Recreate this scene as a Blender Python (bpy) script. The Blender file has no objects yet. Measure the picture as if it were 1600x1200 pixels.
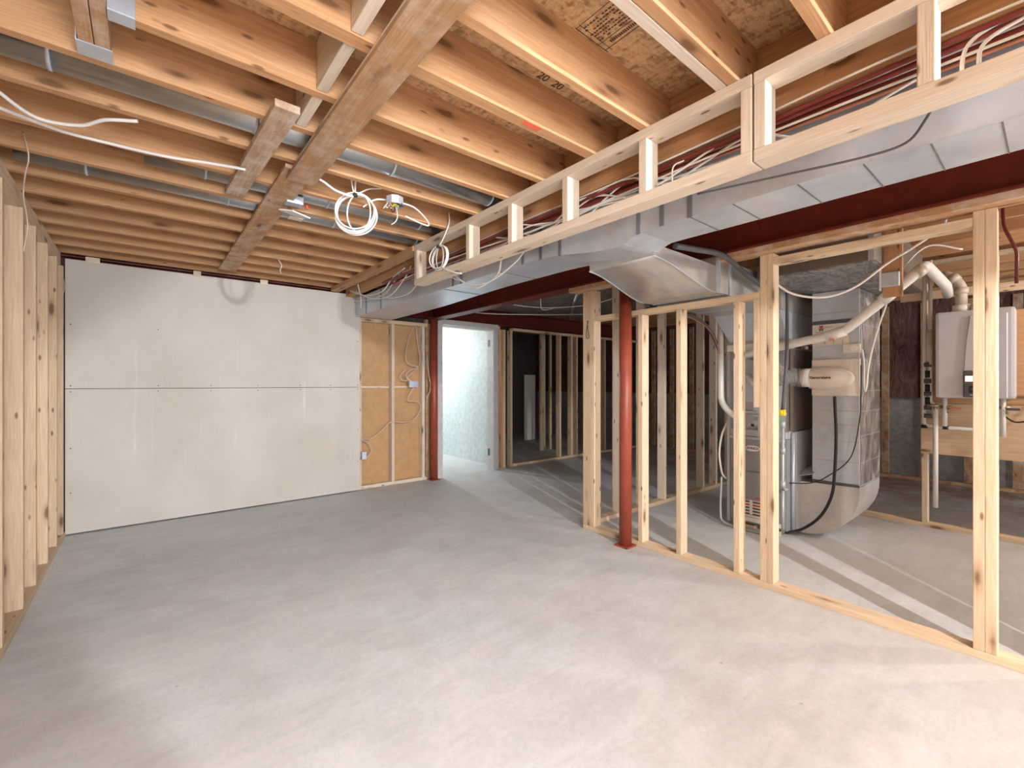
import bpy, bmesh, math, random
from mathutils import Vector, Matrix
random.seed(7)
SC = bpy.context.scene
COL = SC.collection
PI = math.pi

# ------------------------------------------------------------------ materials
def new_mat(name):
    m = bpy.data.materials.new(name); m.use_nodes = True
    nt = m.node_tree; b = nt.nodes['Principled BSDF']
    return m, nt, b
def N(nt, t, **k):
    n = nt.nodes.new(t)
    for a, v in k.items(): setattr(n, a, v)
    return n
def L(nt, a, b): nt.links.new(a, b)
def math_n(nt, op, a, b=None, c=None):
    n = N(nt, 'ShaderNodeMath', operation=op)
    for i, v in enumerate((a, b, c)):
        if v is None: continue
        if isinstance(v, (int, float)): n.inputs[i].default_value = v
        else: L(nt, v, n.inputs[i])
    return n.outputs[0]
def mix(nt, fac, a, b, mode='MIX'):
    n = N(nt, 'ShaderNodeMix', data_type='RGBA', blend_type=mode)
    if isinstance(fac, (int, float)): n.inputs[0].default_value = fac
    else: L(nt, fac, n.inputs[0])
    for i, v in ((6, a), (7, b)):
        if isinstance(v, tuple): n.inputs[i].default_value = (*v, 1) if len(v) == 3 else v
        else: L(nt, v, n.inputs[i])
    return n.outputs[2]
def ramp(nt, v, pts):
    n = N(nt, 'ShaderNodeValToRGB'); e = n.color_ramp.elements
    e[0].position, e[1].position = pts[0][0], pts[-1][0]
    e[0].color, e[1].color = (*pts[0][1], 1), (*pts[-1][1], 1)
    for p, c in pts[1:-1]:
        x = e.new(p); x.color = (*c, 1)
    L(nt, v, n.inputs[0]); return n.outputs[0]
def coords(nt, scale=(1, 1, 1), kind='Object', rnd=True):
    tc = N(nt, 'ShaderNodeTexCoord'); mp = N(nt, 'ShaderNodeMapping')
    mp.inputs['Scale'].default_value = scale
    L(nt, tc.outputs[kind], mp.inputs[0])
    if rnd:
        oi = N(nt, 'ShaderNodeObjectInfo')
        cb = N(nt, 'ShaderNodeCombineXYZ')
        r = math_n(nt, 'MULTIPLY', oi.outputs['Random'], 37.0)
        for i in range(3): L(nt, r, cb.inputs[i])
        L(nt, cb.outputs[0], mp.inputs['Location'])
    return mp.outputs[0]
def noise(nt, vec, scale, detail=3, rough=.5, dist=0):
    n = N(nt, 'ShaderNodeTexNoise'); n.inputs['Scale'].default_value = scale
    n.inputs['Detail'].default_value = detail; n.inputs['Roughness'].default_value = rough
    n.inputs['Distortion'].default_value = dist
    L(nt, vec, n.inputs['Vector']); return n.outputs[0]
def bump(nt, b, h, s=.2, d=.01):
    n = N(nt, 'ShaderNodeBump'); n.inputs['Strength'].default_value = s; n.inputs['Distance'].default_value = d
    L(nt, h, n.inputs['Height']); L(nt, n.outputs[0], b.inputs['Normal'])

def plain(name, col, rough=.5, metal=0, spec=.5, vary=0.06, emit=0):
    m, nt, b = new_mat(name)
    v = coords(nt)
    n = noise(nt, v, 14, 3)
    lo = tuple(max(0, c * (1 - vary)) for c in col); hi = tuple(min(1, c * (1 + vary)) for c in col)
    L(nt, ramp(nt, n, [(.3, lo), (.7, hi)]), b.inputs['Base Color'])
    b.inputs['Roughness'].default_value = rough; b.inputs['Metallic'].default_value = metal
    b.inputs['Specular IOR Level'].default_value = spec
    if emit:
        b.inputs['Emission Color'].default_value = (*col, 1); b.inputs['Emission Strength'].default_value = emit
    return m

def wood(name, light, dark, knot=(.16, .07, .03), rough=.75, knots=1.0, dirt=0.0):
    """grain along local X"""
    m, nt, b = new_mat(name)
    v = coords(nt, (1, 1, 1))
    v2 = N(nt, 'ShaderNodeMapping'); v2.inputs['Scale'].default_value = (.9, 14, 14); L(nt, v, v2.inputs[0])
    g = noise(nt, v2.outputs[0], 3.2, 5, .6, 1.2)
    col = ramp(nt, g, [(.28, dark), (.5, tuple((a + c) / 2 for a, c in zip(light, dark))), (.68, light)])
    v3 = N(nt, 'ShaderNodeMapping'); v3.inputs['Scale'].default_value = (2.0, 60, 60); L(nt, v, v3.inputs[0])
    f = noise(nt, v3.outputs[0], 3, 2, .5)
    col = mix(nt, .35, col, ramp(nt, f, [(.3, (.55, .55, .55)), (.7, (1, 1, 1))]), 'MULTIPLY')
    oi = N(nt, 'ShaderNodeObjectInfo')
    rr = ramp(nt, oi.outputs['Random'], [(0, (.84, .82, .80)), (.5, (1, .97, .93)), (1, (1, 1, 1))])
    col = mix(nt, 1, col, rr, 'MULTIPLY')
    # knots
    v4 = N(nt, 'ShaderNodeMapping'); v4.inputs['Scale'].default_value = (3.2, 11, 11); L(nt, v, v4.inputs[0])
    vo = N(nt, 'ShaderNodeTexVoronoi', feature='F1'); vo.inputs['Scale'].default_value = 1.0
    L(nt, v4.outputs[0], vo.inputs['Vector'])
    wob = noise(nt, v, 30, 2)
    dd = math_n(nt, 'ADD', vo.outputs['Distance'], math_n(nt, 'MULTIPLY', wob, .06))
    k = ramp(nt, dd, [(.13, (1, 1, 1)), (.21, (.35, .35, .35)), (.36, (0, 0, 0))])
    sep = N(nt, 'ShaderNodeSeparateColor'); L(nt, vo.outputs['Color'], sep.inputs[0])
    on = math_n(nt, 'GREATER_THAN', sep.outputs[0], .42)
    kf = math_n(nt, 'MULTIPLY', math_n(nt, 'MULTIPLY', k, on), .85 * knots)
    col = mix(nt, kf, col, knot)
    v5 = N(nt, 'ShaderNodeMapping'); v5.inputs['Scale'].default_value = (9, 26, 26); L(nt, v, v5.inputs[0])
    vp_ = N(nt, 'ShaderNodeTexVoronoi', feature='F1'); L(nt, v5.outputs[0], vp_.inputs['Vector']); vp_.inputs['Scale'].default_value = 1
    sp2 = N(nt, 'ShaderNodeSeparateColor'); L(nt, vp_.outputs['Color'], sp2.inputs[0])
    pk = ramp(nt, vp_.outputs['Distance'], [(.13, (1, 1, 1)), (.24, (0, 0, 0))])
    col = mix(nt, math_n(nt, 'MULTIPLY', math_n(nt, 'MULTIPLY', pk, math_n(nt, 'GREATER_THAN', sp2.outputs[1], .80)), .8 * knots), col, knot)
    if dirt:
        dn = noise(nt, v, 9, 6, .7)
        df = ramp(nt, dn, [(.45, (0, 0, 0)), (.75, (1, 1, 1))])
        col = mix(nt, math_n(nt, 'MULTIPLY', df, dirt), col, (.74, .70, .66))
    L(nt, col, b.inputs['Base Color']); b.inputs['Roughness'].default_value = rough
    b.inputs['Specular IOR Level'].default_value = .25
    bump(nt, b, f, .12, .004)
    return m

def osb(name, a, c, rough=.8):
    m, nt, b = new_mat(name)
    v = coords(nt, (1, 1, 1), rnd=False)
    dn = noise(nt, v, 6, 2)
    mp = N(nt, 'ShaderNodeMapping'); mp.inputs['Scale'].default_value = (38, 95, 60); mp.inputs['Rotation'].default_value = (0, 0, .5)
    L(nt, v, mp.inputs[0])
    vo = N(nt, 'ShaderNodeTexVoronoi', feature='F1'); vo.inputs['Scale'].default_value = 1
    L(nt, mp.outputs[0], vo.inputs['Vector'])
    mp2 = N(nt, 'ShaderNodeMapping'); mp2.inputs['Scale'].default_value = (70, 24, 40); mp2.inputs['Rotation'].default_value = (0, 0, -.6)
    L(nt, v, mp2.inputs[0])
    vo2 = N(nt, 'ShaderNodeTexVoronoi', feature='F1'); vo2.inputs['Scale'].default_value = 1
    L(nt, mp2.outputs[0], vo2.inputs['Vector'])
    s1 = N(nt, 'ShaderNodeSeparateColor'); L(nt, vo.outputs['Color'], s1.inputs[0])
    s2 = N(nt, 'ShaderNodeSeparateColor'); L(nt, vo2.outputs['Color'], s2.inputs[0])
    t = math_n(nt, 'MULTIPLY', math_n(nt, 'ADD', s1.outputs[0], s2.outputs[1]), .5)
    mid = tuple((p + q) / 2 for p, q in zip(a, c))
    col = ramp(nt, t, [(.1, c), (.3, mid), (.6, a), (.95, tuple(min(1, p * 1.15) for p in a))])
    sp = ramp(nt, noise(nt, v, 45, 4, .7), [(.32, (.35, .28, .22)), (.42, (1, 1, 1))])
    col = mix(nt, .6, col, sp, 'MULTIPLY')
    L(nt, col, b.inputs['Base Color']); b.inputs['Roughness'].default_value = rough
    b.inputs['Specular IOR Level'].default_value = .2
    return m

def galv(name, col, rough=.38, metal=.85, scale=25):
    m, nt, b = new_mat(name)
    v = coords(nt)
    vo = N(nt, 'ShaderNodeTexVoronoi', feature='F1'); vo.inputs['Scale'].default_value = scale; L(nt, v, vo.inputs['Vector'])
    s = N(nt, 'ShaderNodeSeparateColor'); L(nt, vo.outputs['Color'], s.inputs[0])
    n = noise(nt, v, 3, 4, .6)
    t = math_n(nt, 'ADD', math_n(nt, 'MULTIPLY', s.outputs[0], .10), math_n(nt, 'MULTIPLY', n, .90))
    L(nt, ramp(nt, t, [(.25, tuple(c * .78 for c in col)), (.75, tuple(min(1, c * 1.12) for c in col))]), b.inputs['Base Color'])
    b.inputs['Metallic'].default_value = metal
    L(nt, math_n(nt, 'ADD', math_n(nt, 'MULTIPLY', n, .25), rough - .12), b.inputs['Roughness'])
    bump(nt, b, noise(nt, v, 2.2, 2), .25, .03)
    return m

def concrete_floor():
    m, nt, b = new_mat('concrete_floor')
    v = coords(nt, rnd=False)
    n1 = noise(nt, v, .7, 5, .6, .4); n2 = noise(nt, v, 5, 7, .68); n3 = noise(nt, v, 60, 3, .6)
    mp = N(nt, 'ShaderNodeMapping'); mp.inputs['Scale'].default_value = (1.2, 4.5, 1); mp.inputs['Rotation'].default_value = (0, 0, .5)
    L(nt, v, mp.inputs[0]); n4 = noise(nt, mp.outputs[0], 2.2, 6, .65, .8)
    t = math_n(nt, 'ADD', math_n(nt, 'MULTIPLY', n1, .35), math_n(nt, 'ADD', math_n(nt, 'MULTIPLY', n2, .3), math_n(nt, 'MULTIPLY', n4, .35)))
    col = ramp(nt, t, [(.34, (.53, .555, .58)), (.5, (.645, .67, .695)), (.66, (.75, .765, .775))])
    col = mix(nt, .35, col, ramp(nt, n3, [(.3, (.75, .75, .75)), (.6, (1, 1, 1))]), 'MULTIPLY')
    # rust-brown water stains, strongest on the utility side
    sx = N(nt, 'ShaderNodeSeparateXYZ'); L(nt, v, sx.inputs[0])
    nb = noise(nt, v, 1.3, 6, .7, .6)
    br = ramp(nt, nb, [(.34, (0, 0, 0)), (.56, (1, 1, 1))])
    mask = N(nt, 'ShaderNodeMapRange'); mask.inputs[1].default_value = 1.8; mask.inputs[2].default_value = 3.6
    mask.inputs[3].default_value = .16; mask.inputs[4].default_value = .95; L(nt, sx.outputs[0], mask.inputs[0])
    my = N(nt, 'ShaderNodeMapRange'); my.inputs[1].default_value = 2.6; my.inputs[2].default_value = 1.2
    my.inputs[3].default_value = .25; my.inputs[4].default_value = 1; L(nt, sx.outputs[1], my.inputs[0])
    f = math_n(nt, 'MULTIPLY', math_n(nt, 'MULTIPLY', br, mask.outputs[0]), my.outputs[0])
    col = mix(nt, f, col, (.30, .215, .155))
    # tide mark ring of an old puddle
    wv = noise(nt, v, 3, 3)
    dx = math_n(nt, 'SUBTRACT', sx.outputs[0], 4.15); dy = math_n(nt, 'MULTIPLY', math_n(nt, 'SUBTRACT', sx.outputs[1], .55), 1.5)
    rr = math_n(nt, 'SQRT', math_n(nt, 'ADD', math_n(nt, 'MULTIPLY', dx, dx), math_n(nt, 'MULTIPLY', dy, dy)))
    rr = math_n(nt, 'ADD', rr, math_n(nt, 'MULTIPLY', wv, .12))
    ring = math_n(nt, 'ABSOLUTE', math_n(nt, 'SUBTRACT', rr, .52))
    rf = ramp(nt, ring, [(.004, (1, 1, 1)), (.03, (0, 0, 0))])
    col = mix(nt, math_n(nt, 'MULTIPLY', rf, .55), col, (.2, .14, .1))
    # small dark specks
    sp = ramp(nt, noise(nt, v, 22, 2, .5), [(.76, (0, 0, 0)), (.80, (1, 1, 1))])
    col = mix(nt, math_n(nt, 'MULTIPLY', sp, .5), col, (.2, .19, .17))
    L(nt, col, b.inputs['Base Color'])
    L(nt, math_n(nt, 'ADD', .48, math_n(nt, 'MULTIPLY', n2, .3)), b.inputs['Roughness'])
    b.inputs['Specular IOR Level'].default_value = .35
    bump(nt, b, n2, .1, .01)
    return m

def drywall_mat():
    m, nt, b = new_mat('drywall_paper')
    v = coords(nt, rnd=False)
    n = noise(nt, v, 1.6, 4, .6)
    col = ramp(nt, n, [(.35, (.62, .585, .54)), (.65, (.68, .655, .62))])
    mp = N(nt, 'ShaderNodeMapping'); mp.inputs['Scale'].default_value = (14, 1, .8); L(nt, v, mp.inputs[0])
    d = ramp(nt, noise(nt, mp.outputs[0], 1.6, 5, .6), [(.60, (0, 0, 0)), (.72, (1, 1, 1))])
    sx = N(nt, 'ShaderNodeSeparateXYZ'); L(nt, v, sx.inputs[0])
    hi = N(nt, 'ShaderNodeMapRange'); hi.inputs[1].default_value = .3; hi.inputs[2].default_value = .6; L(nt, sx.outputs[2], hi.inputs[0])
    lo = N(nt, 'ShaderNodeMapRange'); lo.inputs[1].default_value = 1.7; lo.inputs[2].default_value = 1.3; L(nt, sx.outputs[2], lo.inputs[0])
    f = math_n(nt, 'MULTIPLY', math_n(nt, 'MULTIPLY', d, .55), math_n(nt, 'MULTIPLY', hi.outputs[0], lo.outputs[0]))
    col = mix(nt, f, col, (.84, .83, .82))
    L(nt, col, b.inputs['Base Color']); b.inputs['Roughness'].default_value = .75
    b.inputs['Specular IOR Level'].default_value = .25
    return m

def foil_mat(name, c1, c2, metal, rough, sc=9):
    m, nt, b = new_mat(name)
    v = coords(nt)
    mp = N(nt, 'ShaderNodeMapping'); mp.inputs['Scale'].default_value = (1, 2.2, .8); L(nt, v, mp.inputs[0])
    n = noise(nt, mp.outputs[0], sc, 6, .7, 1.5)
    L(nt, ramp(nt, n, [(.35, c1), (.65, c2)]), b.inputs['Base Color'])
    b.inputs['Metallic'].default_value = metal; b.inputs['Roughness'].default_value = rough
    bump(nt, b, n, 1.0, .05)
    return m

PINE = wood('pine_stud', (.84, .69, .52), (.72, .55, .38))
PINEP = wood('pine_pale', (.88, .79, .69), (.78, .67, .55))
JOIST = wood('fir_joist', (.71, .435, .25), (.56, .31, .155))
BRD = wood('dusty_board', (.60, .37, .21), (.46, .26, .13), dirt=.7)
WEATH = wood('weathered_board', (.62, .46, .34), (.42, .28, .18), knots=.4, dirt=.85)
PLY = wood('plywood_face', (.80, .62, .45), (.66, .46, .30))
OSB = osb('osb_sheathing', (.62, .42, .24), (.36, .21, .11))
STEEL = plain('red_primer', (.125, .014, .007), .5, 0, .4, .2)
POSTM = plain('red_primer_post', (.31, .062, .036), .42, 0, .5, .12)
GALV = galv('galvanised', (.64, .71, .81), .40, .5)
GALVD = galv('galvanised_dull', (.60, .585, .56), .40, .6)
GALVR = galv('galvanised_round', (.50, .54, .58), .33, .9)
FOIL = foil_mat('foil_wrap', (.16, .15, .14), (.62, .6, .58), .9, .3)
FLEX = foil_mat('flex_foil', (.55, .54, .52), (.85, .85, .85), .9, .22, 20)
POLY = foil_mat('poly_over_batts', (.12, .052, .045), (.24, .115, .10), 0, .22, 4)
FLOOR = concrete_floor()
DRY = drywall_mat()
KRAFT = plain('kraft_board', (.56, .345, .18), .8, 0, .2, .07)
CONC = plain('foundation_concrete', (.36, .36, .35), .9, 0, .2, .2)
PALE = plain('pale_painted_wall', (.60, .66, .67), .6, 0, .3, .10)
WHITE = plain('white_paint', (.80, .80, .80), .5, 0, .4, .03)
CASING = plain('grey_white_casing', (.62, .60, .60), .55, 0, .3, .08)
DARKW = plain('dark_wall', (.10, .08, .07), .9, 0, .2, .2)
CABLE = plain('white_cable', (.82, .80, .78), .45, 0, .4, .03)
CABLEY = plain('tan_cable', (.66, .55, .44), .5, 0, .4, .05)
BLACK = plain('black_rubber', (.02, .02, .022), .45, 0, .4, .05)
CLEAT = galv('cleat_metal', (.26, .29, .34), .4, .6)
SEAM = plain('seam_gap', (.16, .15, .145), .6)
DGREY = plain('dark_grey', (.10, .10, .11), .45, 0, .4, .05)
GREY = plain('furnace_grey', (.30, .31, .32), .42, .25, .5, .04)
LGREY = plain('furnace_light_grey', (.50, .52, .55), .45, .3, .5, .05)
PVC = plain('white_pvc', (.80, .78, .75), .35, 0, .5, .03)
PVCT = plain('tan_pvc', (.60, .53, .44), .4, 0, .5, .05)
HUM = plain('ivory_plastic', (.76, .70, .64), .4, 0, .5, .03)
HEAT = plain('heater_enamel', (.60, .61, .66), .28, .1, .6, .02)
RED = plain('red_pipe', (.20, .030, .025), .4, 0, .5, .15)
REDL = plain('red_mark', (.55, .06, .04), .5)
ORANGE = plain('orange_paint', (.85, .16, .08), .6)
COPPER = plain('copper', (.60, .27, .17), .35, .8, .5, .1)
BRASS = plain('brass', (.40, .32, .18), .4, .8)
YEL = plain('yellow_valve', (.75, .62, .04), .5)
GREEN = plain('green_sticker', (.20, .48, .25), .6)
PAPER = plain('beige_label', (.78, .70, .60), .7)
INK = plain('printed_ink', (.05, .035, .03), .8)
INKB = plain('brown_ink', (.10, .05, .03), .9)
BLUE = plain('navy_ink', (.03, .035, .12), .6)
LCD = plain('lit_display', (1.0, .55, .45), .5, emit=1.6)
TAPE = plain('orange_tape', (.80, .28, .14), .5)
INSUL = plain('brown_insulation', (.30, .20, .13), 1, 0, .1, .3)

# ------------------------------------------------------------------ helpers
def link(name, bm, mat, parent=None, smooth=False, mw=None):
    me = bpy.data.meshes.new(name); bm.normal_update(); bm.to_mesh(me); bm.free()
    if smooth:
        for p in me.polygons: p.use_smooth = True
    for mm in (mat if isinstance(mat, (list, tuple)) else [mat]): me.materials.append(mm)
    o = bpy.data.objects.new(name, me); COL.objects.link(o)
    if mw is not None: o.matrix_world = mw
    if parent: setpar(o, parent)
    return o
def setpar(o, p):
    def world(q): return world(q.parent) @ q.matrix_parent_inverse @ q.matrix_basis if q.parent else q.matrix_basis.copy()
    mw = o.matrix_basis.copy()
    o.parent = p
    pm = world(p)
    o.matrix_parent_inverse = pm.inverted()
    o.matrix_basis = mw
def tag(o, label=None, cat=None, group=None, kind=None):
    if label: o['label'] = label
    if cat: o['category'] = cat
    if group: o['group'] = group
    if kind: o['kind'] = kind
    return o
def empty(name, loc, label, cat, group=None):
    o = bpy.data.objects.new(name, None); COL.objects.link(o); o.location = loc
    o.empty_display_size = .05
    return tag(o, label, cat, group)
def bm_box(bm, x0, x1, y0, y1, z0, z1, bev=0, mi=0):
    g = bmesh.ops.create_cube(bm, size=1)
    M = Matrix.Translation(((x0 + x1) / 2, (y0 + y1) / 2, (z0 + z1) / 2)) @ Matrix.Diagonal((x1 - x0, y1 - y0, z1 - z0, 1))
    bmesh.ops.transform(bm, matrix=M, verts=g['verts'])
    fs = set(f for v in g['verts'] for f in v.link_faces)
    for f in fs: f.material_index = mi
    if bev:
        es = list(set(e for v in g['verts'] for e in v.link_edges))
        r = bmesh.ops.bevel(bm, geom=es, offset=bev, segments=2, affect='EDGES', profile=.6)
        for f in r['faces']: f.material_index = mi
def box(name, x0, x1, y0, y1, z0, z1, mat, parent=None, bev=0.0):
    cx, cy, cz = (x0 + x1) / 2, (y0 + y1) / 2, (z0 + z1) / 2
    bm = bmesh.new()
    bm_box(bm, x0 - cx, x1 - cx, y0 - cy, y1 - cy, z0 - cz, z1 - cz, bev)
    return link(name, bm, mat, parent, mw=Matrix.Translation((cx, cy, cz)))
def lumber(name, x0, x1, y0, y1, z0, z1, mat, parent=None, bev=.003, rot=None):
    """box with its grain (local X) along its longest axis"""
    d = [x1 - x0, y1 - y0, z1 - z0]; c = Vector(((x0 + x1) / 2, (y0 + y1) / 2, (z0 + z1) / 2))
    k = d.index(max(d))
    if k == 0: R = Matrix.Identity(3); s = (d[0], d[1], d[2])
    elif k == 1: R = Matrix(((0, -1, 0), (1, 0, 0), (0, 0, 1))); s = (d[1], d[0], d[2])
    else: R = Matrix(((0, 0, -1), (0, 1, 0), (1, 0, 0))); s = (d[2], d[1], d[0])
    bm = bmesh.new(); bm_box(bm, -s[0] / 2, s[0] / 2, -s[1] / 2, s[1] / 2, -s[2] / 2, s[2] / 2, bev)
    M = Matrix.Translation(c) @ (rot if rot else Matrix.Identity(4)) @ R.to_4x4()
    return link(name, bm, mat, parent, mw=M)
def smooth_path(pts, n=8):
    P = [Vector(p) for p in pts]
    if len(P) < 3: return P
    out = []
    for i in range(len(P) - 1):
        p0 = P[i - 1] if i > 0 else P[i] * 2 - P[i + 1]
        p1, p2 = P[i], P[i + 1]
        p3 = P[i + 2] if i + 2 < len(P) else P[i + 1] * 2 - P[i]
        for k in range(n):
            t = k / n; t2 = t * t; t3 = t2 * t
            out.append(.5 * ((2 * p1) + (-p0 + p2) * t + (2 * p0 - 5 * p1 + 4 * p2 - p3) * t2 + (-p0 + 3 * p1 - 3 * p2 + p3) * t3))
    out.append(P[-1]); return out
def bm_tube(bm, path, r, seg=10, closed=False, rf=None, caps=True, mi=0):
    path = [Vector(p) for p in path]; n = len(path); rings = []
    up = None
    for i, p in enumerate(path):
        if closed: t = (path[(i + 1) % n] - path[i - 1]).normalized()
        elif i == 0: t = (path[1] - path[0]).normalized()
        elif i == n - 1: t = (path[-1] - path[-2]).normalized()
        else: t = ((path[i + 1] - p).normalized() + (p - path[i - 1]).normalized()).normalized()
        if up is None:
            up = Vector((0, 0, 1)) if abs(t.z) < .9 else Vector((1, 0, 0))
        a = up - t * up.dot(t)
        if a.length < 1e-4: a = t.orthogonal()
        a.normalize(); b = t.cross(a); up = a
        rr = rf(i / (n - 1)) if rf else r
        rings.append([bm.verts.new(p + (a * math.cos(2 * PI * k / seg) + b * math.sin(2 * PI * k / seg)) * rr) for k in range(seg)])
    m = n if closed else n - 1
    for i in range(m):
        A, B = rings[i], rings[(i + 1) % n]
        for k in range(seg):
            f = bm.faces.new((A[k], A[(k + 1) % seg], B[(k + 1) % seg], B[k])); f.smooth = True; f.material_index = mi
    if caps and not closed:
        f = bm.faces.new(rings[0][::-1]); f.material_index = mi
        f = bm.faces.new(rings[-1]); f.material_index = mi
def tube(name, pts, r, mat, parent=None, seg=10, smooth=True, n=8, rf=None):
    path = smooth_path(pts, n) if smooth else [Vector(p) for p in pts]
    c = path[0].copy(); bm = bmesh.new()
    bm_tube(bm, [p - c for p in path], r, seg, rf=rf)
    return link(name, bm, mat, parent, mw=Matrix.Translation(c))
def elbow(pts, rad=.06, n=6):
    """polyline with rounded corners"""
    P = [Vector(p) for p in pts]; out = [P[0]]
    for i in range(1, len(P) - 1):
        a = (P[i - 1] - P[i]); b = (P[i + 1] - P[i])
        ra = min(rad, a.length * .49, b.length * .49)
        s, e = P[i] + a.normalized() * ra, P[i] + b.normalized() * ra
        for k in range(n + 1):
            t = k / n; out.append(s * (1 - t) ** 2 + P[i] * 2 * t * (1 - t) + e * t * t)
    out.append(P[-1]); return out
def prism(name, outline, axis, a0, a1, mat, parent=None, bev=0):
    """outline: 2D points in the two other axes, extruded along axis"""
    bm = bmesh.new()
    def mk(p, a):
        return (a, p[0], p[1]) if axis == 'x' else ((p[0], a, p[1]) if axis == 'y' else (p[0], p[1], a))
    A = [bm.verts.new(mk(p, a0)) for p in outline]; B = [bm.verts.new(mk(p, a1)) for p in outline]
    n = len(outline)
    bm.faces.new(A); bm.faces.new(B[::-1])
    for i in range(n): bm.faces.new((A[i], B[i], B[(i + 1) % n], A[(i + 1) % n]))
    bmesh.ops.recalc_face_normals(bm, faces=bm.faces)
    if bev: bmesh.ops.bevel(bm, geom=list(bm.edges), offset=bev, segments=1, affect='EDGES')
    return link(name, bm, mat, parent)
def text_mesh(name, s, size, mat, parent, M, depth=.001, bold=0):
    cu = bpy.data.curves.new(name, 'FONT'); cu.body = s; cu.size = size; cu.extrude = depth
    cu.align_x = 'CENTER'; cu.align_y = 'CENTER'; cu.offset = bold
    t = bpy.data.objects.new('tmp', cu); COL.objects.link(t)
    bpy.context.view_layer.update()
    dg = bpy.context.evaluated_depsgraph_get()
    me = bpy.data.meshes.new_from_object(t.evaluated_get(dg))
    bpy.data.objects.remove(t)
    me.materials.clear(); me.materials.append(mat)
    o = bpy.data.objects.new(name, me); COL.objects.link(o); o.matrix_basis = M
    if parent: setpar(o, parent)
    return o
# text on a face whose outward normal is -X: text right = -Y, up = Z
def MX(x, y, z): return Matrix.Translation((x, y, z)) @ Matrix(((0, 0, -1), (-1, 0, 0), (0, 1, 0))).to_4x4()

# ================================================================== SETTING
tag(box('floor', -.75, 8.05, -4.2, 8.7, -.12, 0, FLOOR), kind='structure')
# subfloor, open over the stairwell
bm = bmesh.new()
bm_box(bm, -.16, 8.05, -4.2, 8.7, 2.514, 2.535)
bm_box(bm, -.75, -.16, 1.97, 8.7, 2.514, 2.535)
ceil = tag(link('ceiling', bm, OSB), kind='structure')
# stairwell shaft above the opening
tag(box('trim_1', -.75, -.62, -4.2, 2.06, 2.34, 4.6, WHITE), kind='structure')
tag(box('trim_2', -.62, -.14, 2.02, 2.12, 2.54, 4.6, WHITE), kind='structure')
tag(box('trim_3', -.10, .0, -4.2, 2.02, 2.54, 4.6, WHITE), kind='structure')
# left wall sheathing behind the studs
tag(box('wall_left', -.64, -.6005, -4.2, 5.34, 0, 2.51, wood('left_sheathing', (.74, .56, .38), (.62, .43, .26), knots=.3)), kind='structure')
# back wall drywall, two sheets with a seam
bm = bmesh.new()
bm_box(bm, -.503, 1.955, 5.19, 5.203, .012, 1.213, .002)
bm_box(bm, -.503, 1.955, 5.19, 5.203, 1.217, 2.29, .002)
wb = tag(link('wall_back', bm, DRY), kind='structure')
bm = bmesh.new()
for x in (-.47, .10, .50, .90, 1.30, 1.62, 1.93):
    for z in (1.19, 1.24, .72 if x in (-.47, 1.93) else 1.19, .35 if x in (-.47, 1.93) else 1.24, 1.75 if x in (-.47, .1, 1.93) else 1.24):
        bmesh.ops.create_cone(bm, cap_ends=True, segments=10, radius1=.0045, radius2=.0045, depth=.002,
                              matrix=Matrix.Translation((x, 5.1895, z)) @ Matrix.Rotation(PI / 2, 4, 'X'))
link('drywall_screw_heads', bm, INK, wb)
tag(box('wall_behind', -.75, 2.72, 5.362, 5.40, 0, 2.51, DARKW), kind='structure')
tag(box('wall_behind', 2.72, 3.06, 5.362, 5.40, 2.06, 2.51, DARKW), kind='structure')  # dark filler added over the gap to stop closet light leaking
# kraft board seen from behind, between studs
kb = tag(box('wall_kraft', 1.97, 3.06, 5.342, 5.36, .0, 2.06, KRAFT), kind='structure')
kb.name = 'wall_back.001'
box('seam_strip', 1.972, 2.89, 5.334, 5.341, 1.205, 1.225, PINEP, kb)
# foundation wall with batts behind polythene on its upper half
tag(box('wall_right', 7.92, 8.05, -4.2, 8.7, 0, 2.51, CONC), kind='structure')
pb = tag(box('poly_vapour_barrier', 7.84, 7.915, -4.0, 8.6, 1.07, 2.5, POLY), 'dark red-brown polythene vapour barrier over wall batts, upper half of the far foundation wall', 'vapour barrier')
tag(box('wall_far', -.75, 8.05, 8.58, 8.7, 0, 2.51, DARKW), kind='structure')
# closet beyond the door
tag(box('wall_closet_right', 4.14, 4.17, 5.36, 8.56, 0, 2.5, PALE), kind='structure')
tag(box('wall_closet_left', 2.70, 2.73, 5.38, 8.56, 0, 2.5, PALE), kind='structure')
tag(box('wall_closet_back', 2.73, 4.14, 8.50, 8.54, 0, 2.5, PALE), kind='structure')

# ================================================================== LEFT STUD WALL
ordn = ['first', 'second', 'third', 'fourth', 'fifth', 'sixth', 'seventh', 'eighth', 'ninth', 'tenth', 'eleventh', 'twelfth', 'thirteenth', 'fourteenth', 'fifteenth', 'sixteenth', 'seventeenth']
tag(lumber('bottom_plate', -.595, -.5, -3.0, 5.18, .0, .038, PINE), 'pine bottom plate on the concrete under the left wall studs', 'plate')
tag(lumber('top_plate', -.617, -.527, -3.0, 5.18, 2.212, 2.328, PINE), 'pine top plate over the left wall studs, under the joist ends', 'plate')
ly = [5.10, 4.76, 4.35, 3.92, 3.55, 3.09, 2.70, 2.30, 1.9]
for i, y in enumerate(ly):
    tag(lumber('wall_stud', -.595, -.505, y, y + .038, .0385, 2.2115, PINE),
        'pine stud of the left wall, %s one out from the drywall corner' % ordn[i], 'stud', 'studs of the left wall')

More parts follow.
